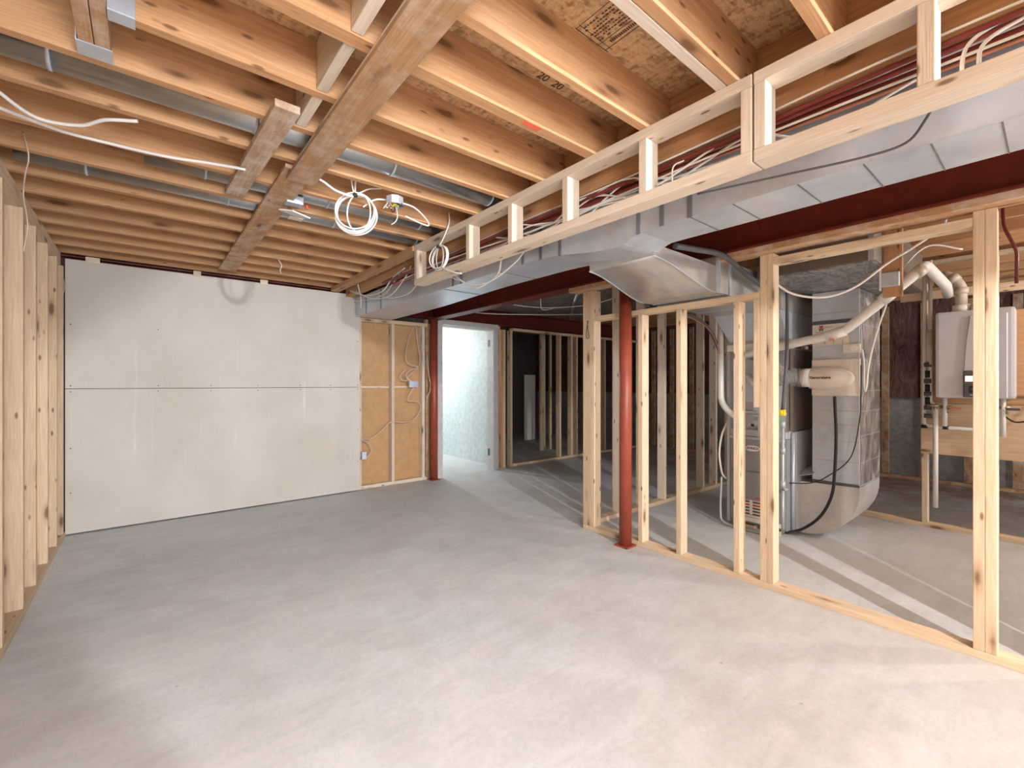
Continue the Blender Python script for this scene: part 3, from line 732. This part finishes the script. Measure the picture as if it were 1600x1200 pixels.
# humidifier
hu = empty('humidifier', (4.2, 1.11, 1.3), 'ivory bypass humidifier with domed cover mounted on the return drop', 'humidifier')
box('base_frame', 4.215, 4.2425, .955, 1.275, 1.16, 1.45, HUM, hu, .006)
bm = bmesh.new(); rings = []
for i in range(25):
    t = i / 24; y = 1.285 - .30 * t
    k = 1.0 if t < .42 else math.sqrt(max(.0008, 1 - ((t - .42) / .585) ** 2))
    k *= .90 + .10 * sm(0, .18, t)
    rz, rx = .094 * k, .092 * k * (1 - .25 * sm(.35, 1, t))
    rings.append([bm.verts.new((4.2149 - rx * math.sin(PI * j / 20), y, 1.30 - rz * math.cos(PI * j / 20))) for j in range(21)])
for A_, B_ in zip(rings, rings[1:]):
    for j in range(20): bm.faces.new((A_[j], A_[j + 1], B_[j + 1], B_[j]))
bm.faces.new(rings[0][::-1]); bm.faces.new(rings[-1])
bmesh.ops.recalc_face_normals(bm, faces=bm.faces)
for f in bm.faces: f.smooth = len(f.verts) == 4
link('domed_cover', bm, HUM, hu)
tube('collar', [(4.17, 1.27, 1.305), (4.17, 1.325, 1.305)], .075, WHITE, hu, 28, False)
text_mesh('cover_lettering', 'Generalaire', .030, INK, hu, MX(4.1225, 1.19, 1.305), .0015, .0004)
fx = empty('flex_duct', (4.15, 1.4, 1.3), 'crinkled silver flexible duct from the humidifier collar to the plenum', 'duct')
bm = bmesh.new(); pth = smooth_path([(4.17, 1.326, 1.305), (4.15, 1.38, 1.308), (4.08, 1.45, 1.32), (4.02, 1.50, 1.37), (4.00, 1.52, 1.44), (4.00, 1.53, 1.50)], 12)
bm_tube(bm, pth, .07, 24, rf=lambda t: .074 + .007 * math.sin(t * 120))
link('flex_body', bm, FLEX, fx)
# thermostat box and installer label
hs = empty('humidistat', (4.24, 1.0, 1.5), 'small ivory humidistat box with round dial above the humidifier', 'control')
box('control_body', 4.22, 4.2455, .955, 1.065, 1.495, 1.565, HUM, hs, .004)
tube('dial', [(4.2195, .995, 1.532), (4.212, .995, 1.532)], .024, WHITE, hs, 24, False)
lb = empty('installer_label', (4.244, 1.16, 1.65), 'beige installer contact sticker with red and navy monogram on the return drop', 'sticker')
box('label_paper', 4.2435, 4.2455, 1.03, 1.277, 1.565, 1.735, PAPER, lb)
text_mesh('label_monogram', 'M', .034, REDL, lb, MX(4.2425, 1.215, 1.716), .0005, .001); text_mesh('label_monogram', 'W', .034, BLUE, lb, MX(4.2425, 1.215, 1.692), .0005, .001)
for z, a, b_ in ((1.71, 1.14, 1.195), (1.672, 1.09, 1.255), (1.662, 1.13, 1.225), (1.652, 1.15, 1.225)): box('label_line', 4.2423, 4.2432, a, b_, z, z + .003, INKB, lb)
for y in (1.07, 1.13, 1.19): box('label_line', 4.2423, 4.2432, y, y + .002, 1.575, 1.61, INKB, lb)

# ================================================================== WATER HEATER WALL (X = 5.3)
tag(lumber('bottom_plate', 5.30, 5.39, -2.0, 1.9, 0, .038, PINE), 'bottom plate on the concrete below the water heater wall', 'plate')
for k, (y, s) in enumerate(((1.66, 'hidden beside the furnace back'), (1.19, 'just right of the return drop'), (.722, 'at the left edge of the plywood'), (.30, 'behind the middle of the plywood'), (-.12, 'behind the right of the plywood'))):
    tag(lumber('wall_stud', 5.302, 5.388, y, y + .038, .0385, 2.3, PINE), 'stud of the water heater wall, ' + s, 'stud', 'studs of the water heater wall')
tag(lumber('plywood_board', 5.278, 5.298, -.95, .762, .65, 1.085, PLY), 'pale knotty plywood board below the water heater', 'board')
tag(lumber('plywood_board', 5.28, 5.298, -.95, .70, 1.09, 1.84, wood('orange_ply', (.66, .40, .22), (.52, .29, .15))), 'orange plywood board behind the water heater', 'board')
wh = empty('water_heater', (5.17, .42, 1.14), 'white wall-hung tankless water heater with dark control panel', 'water heater')
box('casing', 5.075, 5.277, .20, .645, 1.14, 1.845, HEAT, wh, .022)
prism('front_swoosh', [(.475, 1.145), (.475, 1.36), (.462, 1.60), (.44, 1.80), (.24, 1.80), (.24, 1.145)], 'x', 5.062, 5.0745, HEAT, wh, .004)
cp = box('control_panel', 5.050, 5.0615, .345, .478, 1.15, 1.36, DGREY, wh, .008)
box('display', 5.0485, 5.0499, .385, .466, 1.275, 1.318, LCD, cp)
box('keypad', 5.0485, 5.0499, .385, .445, 1.185, 1.24, BLACK, cp, .0005)
for y in (.43, .40): tube('button', [(5.0484, y, 1.215), (5.046, y, 1.215)], .007, DGREY, cp, 10, False)
box('panel_emblem', 5.0485, 5.0499, .41, .44, 1.165, 1.17, WHITE, cp)
tube('flue_collar', [(5.17, .50, 1.846), (5.17, .50, 1.90)], .055, PVC, wh, 20, False)
box('vent_grille', 5.12, 5.22, .33, .42, 1.846, 1.90, LGREY, wh)
tag(tube('intake_pipe', elbow([(5.17, .50, 1.901), (5.17, .50, 2.055), (5.17, .545, 2.12), (5.19, .60, 2.17), (5.6, .68, 2.17)], .05), .038, PVCT, None, 20, False), 'cream vent pipe with two elbows rising from the water heater top', 'pipe')
tag(tube('red_pipe', elbow([(3.6, .192, 2.30), (3.6, .185, 2.11), (3.6, .165, 2.05), (3.62, .138, 1.97), (3.64, .140, 1.80)], .03), .008, RED, None, 10, False), 'dark red pipe bending down behind the nearest tall stud pair', 'pipe')
ip = bpy.data.objects['intake_pipe']
coupling((5.17, .50, 1.99), (5.17, .50, 2.04), .045, PVCT, ip); coupling((5.17, .53, 2.10), (5.17, .56, 2.145), .045, PVCT, ip)
# water lines
def valve(par, y, z, x=5.20):
    tube('valve_body', [(x, y - .02, z), (x, y + .05, z)], .014, BRASS, par, 12, False)
    tube('valve_port', [(x, y, z), (x, y, z - .05)], .011, BRASS, par, 12, False)
wl = empty('cold_water_line', (5.24, .72, .9), 'pair of white water pipes with black clamp bands left of the heater', 'pipe')
tube('pipe_run', elbow([(5.24, .735, 2.32), (5.24, .735, .90), (5.24, .62, .885), (5.24, .30, .885)], .03), .014, PVC, wl, 12, False)
tube('pipe_run', elbow([(5.24, .695, 2.32), (5.24, .695, 1.10), (5.22, .64, 1.05)], .02), .014, PVC, wl, 12, False)
tube('foam_sleeve', [(5.235, .70, 1.72), (5.235, .70, 1.42)], .022, CABLEY, wl, 12, False)
for z in (1.42, 1.28, 1.17, 1.05, .98): tube('clamp_band', [(5.235, .712, z - .018), (5.235, .712, z + .018)], .026, DGREY, wl, 14, False)
for z in (1.34, 1.22, 1.11): tube('black_sleeve', [(5.235, .712, z - .03), (5.235, .712, z + .03)], .019, BLACK, wl, 12, False)
for y in (.735, .60): tube('pipe_clip', [(5.24, y, .872), (5.24, y, .90)], .022, BLACK, wl, 12, False)
lw = empty('service_valves', (5.2, .6, 1.08), 'brass service valves below the water heater left corner', 'valve')
valve(lw, .66, 1.07); valve(lw, .58, 1.06); tube('feed_pipe', [(5.2, .60, 1.139), (5.2, .60, .90)], .016, PVC, lw, 12, False)
box('red_handle', 5.17, 5.19, .50, .57, 1.04, 1.06, COPPER, lw, .004)
lw2 = empty('service_valves', (5.2, .25, 1.08), 'dark valve and stub pipe below the water heater right corner', 'valve')
valve(lw2, .25, 1.07); tube('feed_pipe', [(5.2, .27, 1.139), (5.2, .27, .84)], .016, PVC, lw2, 12, False)
box('lever', 5.16, 5.18, .18, .25, 1.05, 1.07, DGREY, lw2, .003)
tag(tube('drain_pipe', [(5.18, .655, 1.04), (5.18, .655, .21)], .017, PVC, None, 14, False), 'straight white plastic drain pipe hanging below the water heater', 'pipe')
tag(tube('power_cord', [(5.2, .26, 1.00), (5.2, .20, .96), (5.2, .10, 1.0), (5.2, .02, 1.12), (5.22, -.05, 1.3)], .006, BLACK, None, 8), 'black power cord looping right of the water heater', 'cord')
# hanging 2x board with junction box
hb = tag(lumber('hanging_board', 3.60, 3.63, .605, .70, 1.80, 2.329, JOIST), 'short orange board hanging from the joists with a junction box on it', 'board')
jb = empty('junction_box', (3.58, .67, 1.93), 'metal junction box with clear cover on the hanging orange board', 'junction box')
box('box_shell', 3.572, 3.599, .615, .70, 1.86, 1.95, GALV, jb, .004); box('cover_edge', 3.565, 3.5715, .70, .71, 1.84, 1.97, WHITE, jb)

# ================================================================== ROUND DUCTS
def rduct(y, x0, x1, label, r=.062, z=2.405, endz=None):
    e = empty('round_duct', (x0, y, z), label, 'duct', 'round ducts in the joist bays')
    tube('pipe_body', [(x0, y, z), (x1, y, z)], r, GALVR, e, 28, False)
    x = x0 + .25
    while x < x1:
        tube('joint_ring', [(x - .006, y, z), (x + .006, y, z)], r + .003, GALV, e, 28, False); x += .62
rduct(2.187, -.50, 1.78, 'round galvanised duct in the joist bay nearest the stair opening', .064, 2.402)
rduct(2.852, .0, 1.78, 'round galvanised duct in the joist bay above the junction box plate')
rduct(3.178, -.48, 1.78, 'round galvanised duct in the joist bay farthest from the camera', .060, 2.398)

# ================================================================== PIPES, WIRES UNDER THE WOOD BEAM
for k, (x, z, m, r) in enumerate(((1.76, 2.215, RED, .008), (1.785, 2.22, RED, .009), (1.81, 2.205, RED, .008), (1.835, 2.222, RED, .009), (1.86, 2.21, COPPER, .008))):
    w = [(x + .01 * math.sin(i * 1.3 + k), -2.4 + .65 * i, z + .006 * math.sin(i * 2.1 + k * 2)) for i in range(11)]
    tag(tube('red_pipe', w, r, m, None, 8, n=5), ('red water pipe' if m is RED else 'copper coloured water pipe') + ' of the bundle above the bulkhead, %s across' % ordn[k], 'pipe', 'pipe bundle behind the bulkhead')
for k, (x, z) in enumerate(((1.765, 2.238), (1.80, 2.24), (1.83, 2.175), (1.85, 2.24), (1.75, 2.165))):
    w = [(x + .02 * math.sin(i * .9 + k * 2), -2.4 + .55 * i, z + .010 * math.sin(i * 1.7 + k)) for i in range(12)]
    tag(tube('white_cable', w, .0045, CABLE, None, 6, n=5), 'white electrical cable strung along the red pipe bundle, %s across' % ordn[k], 'cable', 'cables behind the bulkhead')
tag(tube('bent_cable', [(1.72, .155, 2.065), (1.72, .165, 2.12), (1.74, .15, 2.19), (1.78, .08, 2.235), (1.78, -.1, 2.25)], .005, CABLE, None, 8), 'white cable arching up behind the near bulkhead frame, left of the two', 'cable')
tag(tube('bent_cable', [(1.72, .125, 2.065), (1.72, .133, 2.115), (1.74, .12, 2.175), (1.78, .04, 2.22), (1.78, -.14, 2.238)], .005, CABLE, None, 8), 'white cable arching up behind the near bulkhead frame, right of the two', 'cable')
tag(tube('cable_tie', [(1.725, 1.03, 2.07), (1.725, 1.03, 2.17), (1.76, 1.0, 2.20)], .0035, CABLE, None, 6), 'thin white tie hanging behind the middle of the bulkhead frame', 'tie')

rq = random.Random(11)
for k in range(7):
    y0 = rq.uniform(.2, 1.9); ln_ = rq.uniform(.7, 1.5); x = rq.uniform(1.73, 1.80)
    w = [(x + rq.uniform(-.012, .02), y0 + ln_ * i / 5, 2.10 + rq.uniform(0, .13)) for i in range(6)]
    tag(tube('white_cable', w, .0048, CABLE, None, 6), 'loose white cable weaving behind the bulkhead uprights, %s of the tangle' % ordn[k], 'cable', 'tangled cables behind the bulkhead')
# ================================================================== LOOSE CABLES
def ring(cx, cy, cz, r, k, ax, ay, tilt, n=44):
    """a loop in the plane spanned by ax (unit) and z"""
    pts = []
    for i in range(n):
        a = 2 * PI * i / n + PI / 2
        pts.append(Vector((cx, cy, cz)) + Vector(ax) * (math.cos(a) * r * ay) + Vector((0, 0, 1)) * (math.sin(a) * r) + Vector(ax).cross(Vector((0, 0, 1))) * (tilt * math.cos(a)))
    return pts
def coil(name, c, r, loops, ax, label, ay=1.0, seed=1):
    rn = random.Random(seed)
    e = empty(name, (c[0], c[1], c[2] + r), label, 'cable coil')
    for i in range(loops):
        dx = rn.uniform(-.012, .012); rr_ = r * rn.uniform(.90, 1.0)
        y = ay * (1 if i < loops - 1 else .62)
        off = 0 if i < loops - 1 else r * .22
        bm = bmesh.new()
        P = ring(off, 0, -(rr_ - r) + 0, rr_, 0, ax, y, dx)
        P = [p + Vector((0, 0, (r - rr_))) + Vector(ax).cross(Vector((0, 0, 1))) * (.006 * (i - loops / 2)) for p in P]
        bm_tube(bm, P, .0046, 8, closed=True)
        link('cable_loop', bm, CABLE, e, mw=Matrix.Translation(c))
    box('tie_wrap', c[0] - .012, c[0] + .012, c[1] - .012, c[1] + .012, c[2] + r - .010, c[2] + r + .010, BLACK, e, .003)
    return e
vx = Vector((.7727, -.6348, 0))
c1 = coil('cable_coil', (.915, 2.50, 2.205), .112, 6, vx, 'big round coil of white cable hanging below the joists', 1.04)
tube('lead', [(.915, 2.50, 2.315), (.905, 2.47, 2.36), (.90, 2.44, 2.45)], .0045, CABLE, c1, 8)
tube('lead', [(.91, 2.50, 2.315), (.885, 2.47, 2.37), (.87, 2.44, 2.46)], .0045, CABLE, c1, 8)
tube('lead', [(.915, 2.50, 2.315), (.98, 2.46, 2.355), (1.05, 2.42, 2.37), (1.06, 2.38, 2.44)], .0045, CABLE, c1, 8)
c2 = coil('cable_coil', (1.592, 2.745, 2.135), .082, 5, Vector((0, -1, 0)), 'smaller coil of white cable hung on the bulkhead end upright', 1.35, 5)
tube('lead', [(1.592, 2.745, 2.215), (1.60, 2.70, 2.26), (1.605, 2.63, 2.35), (1.60, 2.62, 2.42)], .0045, CABLE, c2, 8)
tube('lead', [(1.592, 2.70, 2.06), (1.60, 2.58, 2.01), (1.62, 2.50, 1.985)], .0045, CABLE, c2, 8)
# junction boxes under joists
lb1 = empty('light_box', (.64, 2.87, 2.30), 'flat white ceiling box cover tilting beside the brown board with a red wire nut', 'junction box')
bm = bmesh.new(); bm_box(bm, -.065, .065, -.055, .055, -.004, .004, .001)
link('cover_plate', bm, WHITE, lb1, mw=Matrix.Translation((.69, 2.86, 2.262)) @ Matrix.Rotation(.5, 4, 'Z') @ Matrix.Rotation(.22, 4, 'X'))
box('box_body', .63, .72, 2.79, 2.86, 2.30, 2.345, GALV, lb1, .004)
box('wire_nut', .735, .75, 2.80, 2.815, 2.285, 2.31, REDL, lb1, .003)
box('paper_tag', .68, .76, 2.95, 3.0, 2.27, 2.274, PAPER, lb1)
lb2 = empty('octagon_box', (1.12, 2.42, 2.32), 'open octagon electrical box with loose wires beside the big cable coil', 'junction box')
bm = bmesh.new()
bmesh.ops.create_cone(bm, cap_ends=False, segments=8, radius1=.05, radius2=.05, depth=.045)
bmesh.ops.create_circle(bm, cap_ends=True, segments=8, radius=.05, matrix=Matrix.Translation((0, 0, .0225)))
link('box_shell', bm, GALV, lb2, mw=Matrix.Translation((1.115, 2.42, 2.305)))
rn = random.Random(4)
for k in range(9):
    a = rn.uniform(0, 6.28); p = Vector((1.115 + .03 * math.cos(a), 2.42 + .03 * math.sin(a), 2.31))
    tube('loose_wire', [p, p + Vector((rn.uniform(-.03, .03), rn.uniform(-.03, .03), -.03)), p + Vector((rn.uniform(-.03, .03), rn.uniform(-.03, .04), -.045)), p + Vector((rn.uniform(-.02, .02), rn.uniform(0, .04), -.01))], .0025, [CABLE, BLACK, COPPER, YEL][k % 4], lb2, 6)
tube('loose_wire', [(1.115, 2.42, 2.30), (1.15, 2.46, 2.25), (1.14, 2.46, 2.21), (1.12, 2.48, 2.19)], .003, CABLE, lb2, 6)
tag(tube('white_cable', [(.96, 2.5, 2.26), (1.02, 2.48, 2.31), (1.08, 2.46, 2.32)], .005, CABLE, None, 8), 'short white cable from the big coil to the octagon box', 'cable')
tag(tube('white_cable', [(1.15, 2.42, 2.31), (1.25, 2.44, 2.31), (1.36, 2.50, 2.285), (1.40, 2.54, 2.265), (1.34, 2.53, 2.262), (1.22, 2.50, 2.27)], .005, CABLE, None, 8), 'white cable bowing out right of the octagon box', 'cable')
tag(tube('white_cable', [(.55, 2.42, 2.335), (.70, 2.44, 2.325), (.80, 2.47, 2.30), (.90, 2.49, 2.30)], .006, CABLE, None, 8), 'white cable running from the brown board to the big coil', 'cable')
tag(tube('white_cable', [(-.45, 2.33, 2.325), (-.40, 2.40, 2.30), (-.32, 2.50, 2.285), (-.20, 2.48, 2.29), (-.12, 2.41, 2.31), (-.02, 2.37, 2.324)], .007, CABLE, None, 8), 'white cable sagging under the joists by the left wall', 'cable')
tag(tube('white_cable', [(-.46, 2.56, 2.318), (-.28, 2.60, 2.300), (-.10, 2.62, 2.305), (.08, 2.58, 2.295), (.22, 2.56, 2.305), (.38, 2.50, 2.298)], .007, CABLE, None, 8), 'long white cable stapled under the joists from left wall to scrap board', 'cable')
tag(tube('loose_wire', [(-.42, 2.95, 2.39), (-.40, 2.93, 2.28), (-.42, 3.0, 2.22), (-.44, 3.10, 2.15), (-.42, 3.05, 2.0), (-.44, 3.1, 1.88)], .003, CABLEY, None, 6), 'tangled thin wires dangling at the left end of the round duct', 'wire')
tag(tube('loose_wire', [(-.50, 5.08, 2.1), (-.49, 5.02, 2.02), (-.50, 5.0, 1.95)], .003, CABLEY, None, 6), 'short wire stub hanging at the left wall corner', 'wire')
tag(tube('loose_wire', [(.9, 4.28, 2.329), (.92, 4.26, 2.28), (.91, 4.27, 2.24), (.925, 4.3, 2.22)], .004, CABLE, None, 6), 'short twisted white wire below the joists near the drywall', 'wire')
# cables around the trunk end
for k, w in enumerate(([(1.74, 4.9, 2.27), (1.78, 4.6, 2.18), (1.80, 4.2, 2.16), (1.78, 3.9, 2.24), (1.75, 3.6, 2.26)],
                       [(1.76, 4.8, 2.25), (1.82, 4.5, 2.14), (1.84, 4.1, 2.11), (1.80, 3.7, 2.20), (1.76, 3.5, 2.26)],
                       [(1.86, 5.1, 2.20), (1.86, 4.7, 2.16), (1.86, 4.3, 2.15), (1.82, 4.0, 2.20), (1.8, 3.8, 2.26)],
                       [(1.84, 4.4, 2.16), (1.86, 4.1, 2.09), (1.85, 3.7, 2.08), (1.80, 3.4, 2.16), (1.74, 3.2, 2.22)],
                       [(1.78, 2.9, 2.10), (1.84, 2.75, 1.99), (1.85, 2.5, 1.965), (1.82, 2.2, 2.02), (1.76, 2.0, 2.07)],
                       [(1.78, 3.0, 2.10), (1.85, 2.8, 2.01), (1.86, 2.65, 1.95), (1.84, 2.4, 1.99), (1.76, 2.25, 2.05)])):
    tag(tube('grey_cable', w, .0055, CABLE, None, 7), ('cable drooping over the far end of the trunk duct, %s of four' % ordn[k]) if k < 4 else ('thin cable looping below the bulkhead rail near the small coil' if k == 4 else 'second cable looping below the bulkhead rail near the small coil'), 'cable')
tag(tube('grey_cable', [(1.72, 4.62, 2.29), (1.80, 4.75, 2.18), (1.84, 4.85, 2.08)], .005, CABLE, None, 7), 'straight cable end hanging down beside the drywall corner', 'cable')
tag(tube('black_cable', [(1.72, .92, 2.022), (1.76, .62, 2.002), (1.82, .40, 2.0), (1.84, .30, 2.012), (1.74, .24, 2.022), (1.69, .22, 2.03)], .004, DGREY, None, 7), 'dark cable sagging across the near face of the trunk duct', 'cable')
# black line set by the take-off
tag(tube('line_set', [(2.30, 1.36, 2.03), (2.50, 1.345, 2.045), (2.80, 1.33, 2.06), (3.1, 1.32, 1.99), (3.5, 1.33, 1.93)], .017, DGREY, None, 10), 'dark insulated refrigerant line passing right of the duct take-off', 'pipe')
tag(tube('line_set', [(2.30, 1.99, 2.06), (2.6, 2.0, 2.0), (2.85, 1.995, 1.93), (3.0, 1.99, 1.84)], .012, DGREY, None, 10), 'dark insulated line passing left of the duct take-off above the red post', 'pipe')
tag(tube('line_set', [(3.40, 1.975, 1.83), (3.62, 1.965, 1.82), (3.87, 1.96, 1.74), (4.08, 1.955, 1.50), (4.10, 1.94, 1.2)], .015, DGREY, None, 10), 'dark insulated line bending down to the left of the furnace', 'pipe')
tag(tube('copper_line', [(3.40, 1.95, 1.82), (3.62, 1.94, 1.79), (3.86, 1.93, 1.70), (4.03, 1.925, 1.46), (4.06, 1.915, 1.2)], .006, COPPER, None, 8), 'thin copper line running beside the dark insulated line at the furnace', 'pipe')
tag(tube('white_cable', [(3.045, 1.16, 1.93), (3.12, 1.05, 1.82), (3.2, .90, 1.785), (3.25, .76, 1.83), (3.3, .62, 1.95), (3.3, .50, 2.02), (3.35, .40, 2.11), (3.4, .38, 2.2)], .007, CABLE, None, 8), 'thick white cable draped across the top of the framed opening', 'cable')
tag(tube('white_cable', [(4.2, .40, 2.15), (4.1, .55, 2.19), (4.05, .66, 2.08), (4.05, .73, 1.93), (4.1, .83, 1.63), (4.12, .88, 1.40), (4.15, .90, 1.24), (4.17, .915, 1.20), (4.19, .925, 1.26), (4.21, .93, 1.42), (4.23, .945, 1.52)], .006, CABLE, None, 8), 'long white cable hanging from the ceiling to the humidistat', 'cable')
tag(tube('drain_hose', [(4.15, 1.10, 1.158), (4.15, 1.09, .86), (4.15, 1.10, .56), (4.15, 1.12, .38), (4.14, 1.19, .21), (4.11, 1.30, .09), (4.08, 1.42, .03)], .011, BLACK, None, 10), 'thick black hose curving from the humidifier down to the floor', 'hose')
tag(tube('black_cable', [(4.20, .945, 1.40), (4.22, .95, 1.15), (4.2, .955, .97), (4.2, 1.01, .69), (4.18, 1.16, .52), (4.15, 1.27, .455), (4.1, 1.41, .44)], .004, BLACK, None, 8), 'thin black cable crossing the return drop', 'cable')
tag(tube('wire_bundle', [(4.08, 1.89, .92), (4.05, 1.93, .80), (4.04, 1.95, .62), (4.05, 1.93, .45), (4.07, 1.90, .40)], .009, CABLE, None, 8), 'bundle of pale wires bulging at the left side of the furnace', 'wire')
tag(tube('floor_hose', [(4.02, 1.92, .42), (4.0, 1.92, .12), (3.98, 1.88, .03), (3.97, 1.7, .014), (3.97, 1.5, .014), (3.98, 1.42, .03)], .009, LGREY, None, 8), 'grey drain tube along the floor at the furnace foot', 'hose')
# beyond the beam
tag(tube('white_cable', [(3.2, 4.4, 2.30), (3.6, 4.3, 2.24), (3.9, 4.0, 2.2), (4.2, 3.6, 2.22), (4.35, 3.2, 2.30)], .006, CABLE, None, 8), 'white cable drooping below the foil panning beyond the beam', 'cable')
tag(tube('white_cable', [(3.6, 3.85, 2.31), (3.65, 3.9, 2.18), (3.75, 3.95, 2.15), (3.9, 3.9, 2.19)], .006, CABLE, None, 8), 'short hooked white cable below the foil panning', 'cable')
tag(tube('white_cable', [(3.1, 4.9, 2.20), (3.5, 4.7, 2.17), (4.2, 4.4, 2.19), (5.0, 4.2, 2.25)], .006, CABLE, None, 8), 'nearly straight cable crossing in front of the back steel beam', 'cable')
# cables on the kraft board wall
kc = empty('outlet_box', (2.66, 5.22, 1.25), 'metal outlet box on the stud by the red corner post with cables looping from it', 'outlet box')
box('box_shell', 2.60, 2.72, 5.20, 5.249, 1.21, 1.29, GALV, kc, .004)
for w in ([(2.68, 5.24, 2.0), (2.60, 5.23, 1.85), (2.55, 5.22, 1.60), (2.60, 5.22, 1.50), (2.72, 5.22, 1.47), (2.62, 5.22, 1.38), (2.57, 5.21, 1.32), (2.63, 5.21, 1.285)],
          [(2.70, 5.24, 2.0), (2.72, 5.23, 1.8), (2.75, 5.22, 1.55), (2.70, 5.22, 1.46), (2.60, 5.21, 1.42), (2.55, 5.21, 1.36), (2.60, 5.21, 1.3), (2.66, 5.21, 1.285)],
          [(2.55, 5.22, 1.44), (2.48, 5.22, 1.36), (2.50, 5.22, 1.30), (2.58, 5.22, 1.29)],
          [(2.66, 5.21, 1.215), (2.58, 5.22, 1.05), (2.72, 5.22, 1.02), (2.76, 5.22, .93), (2.68, 5.22, .81), (2.55, 5.22, .77), (2.36, 5.225, .78), (2.26, 5.24, .70), (2.12, 5.24, .60), (1.97, 5.24, .60)],
          [(2.84, 5.20, 1.6), (2.86, 5.19, 1.4), (2.88, 5.18, 1.2), (2.83, 5.19, 1.05)]):
    tube('cable_run', w, .006, CABLEY, kc, 7)
tag(tube('tan_cable', [(1.98, 5.24, .60), (2.08, 5.24, .54), (2.11, 5.24, .44), (2.04, 5.23, .37), (2.0, 5.23, .40)], .006, CABLEY, None, 7), 'tan cable looping to the low outlet box by the drywall edge', 'cable')
tag(box('outlet_box', 1.985, 2.04, 5.20, 5.249, .36, .45, GALV, None, .003), 'small low metal outlet box at the drywall edge', 'outlet box')
# clear hook wires above trunk: insulation tuft
tag(tube('insulation_tuft', [(1.86, 2.35, 2.17), (1.80, 2.15, 2.13), (1.85, 1.95, 2.16)], .03, INSUL, None, 10, rf=lambda t: .012 + .022 * math.sin(t * PI)), 'brown scrap of insulation behind the bulkhead frame', 'insulation')

# ================================================================== LIGHT
w = bpy.data.worlds.new('world'); SC.world = w; w.use_nodes = True
bg = w.node_tree.nodes['Background']; bg.inputs[0].default_value = (.88, .94, 1, 1); bg.inputs[1].default_value = 1.6
def pt(name, loc, e, col, r):
    l = bpy.data.lights.new(name, 'POINT'); l.energy = e; l.color = col; l.shadow_soft_size = r
    o = bpy.data.objects.new(name, l); COL.objects.link(o); o.location = loc; return o
pt('work_lamp', (1.30, -2.3, 2.18), 350, (1, .985, .965), .04)
sp = bpy.data.lights.new('fill_spot', 'SPOT'); sp.energy = 260; sp.color = (.95, .98, 1); sp.shadow_soft_size = .35  # soft fill added near the camera to brighten the far end
sp.spot_size = 1.5; sp.spot_blend = 1
so_ = bpy.data.objects.new('fill_spot', sp); COL.objects.link(so_); so_.location = (.25, -.9, 1.75)
so_.rotation_euler = (Vector((1.5, 5.2, .45)) - Vector(so_.location)).to_track_quat('-Z', 'Y').to_euler()
pt('closet_lamp', (3.45, 7.2, 1.9), 50, (.86, .94, 1), .08)
pt('utility_fill', (4.7, -1.3, 2.1), 55, (1, .93, .85), .05)  # fill light added out of view to lift the utility area

# ================================================================== CAMERA
cam = bpy.data.cameras.new('camera'); co = bpy.data.objects.new('camera', cam); COL.objects.link(co)
co.location = (0, 0, 1.26); co.rotation_euler = (PI / 2, 0, -math.atan2(575, 700))
cam.sensor_width = 36; cam.lens = 700 / 1600 * 36; cam.shift_y = -1 / 1600; cam.clip_start = .02
SC.camera = co
SC.view_settings.view_transform = 'Standard'; SC.view_settings.look = 'None'
SC.view_settings.exposure = .70; SC.view_settings.gamma = 1; SC.view_settings.use_curve_mapping = False
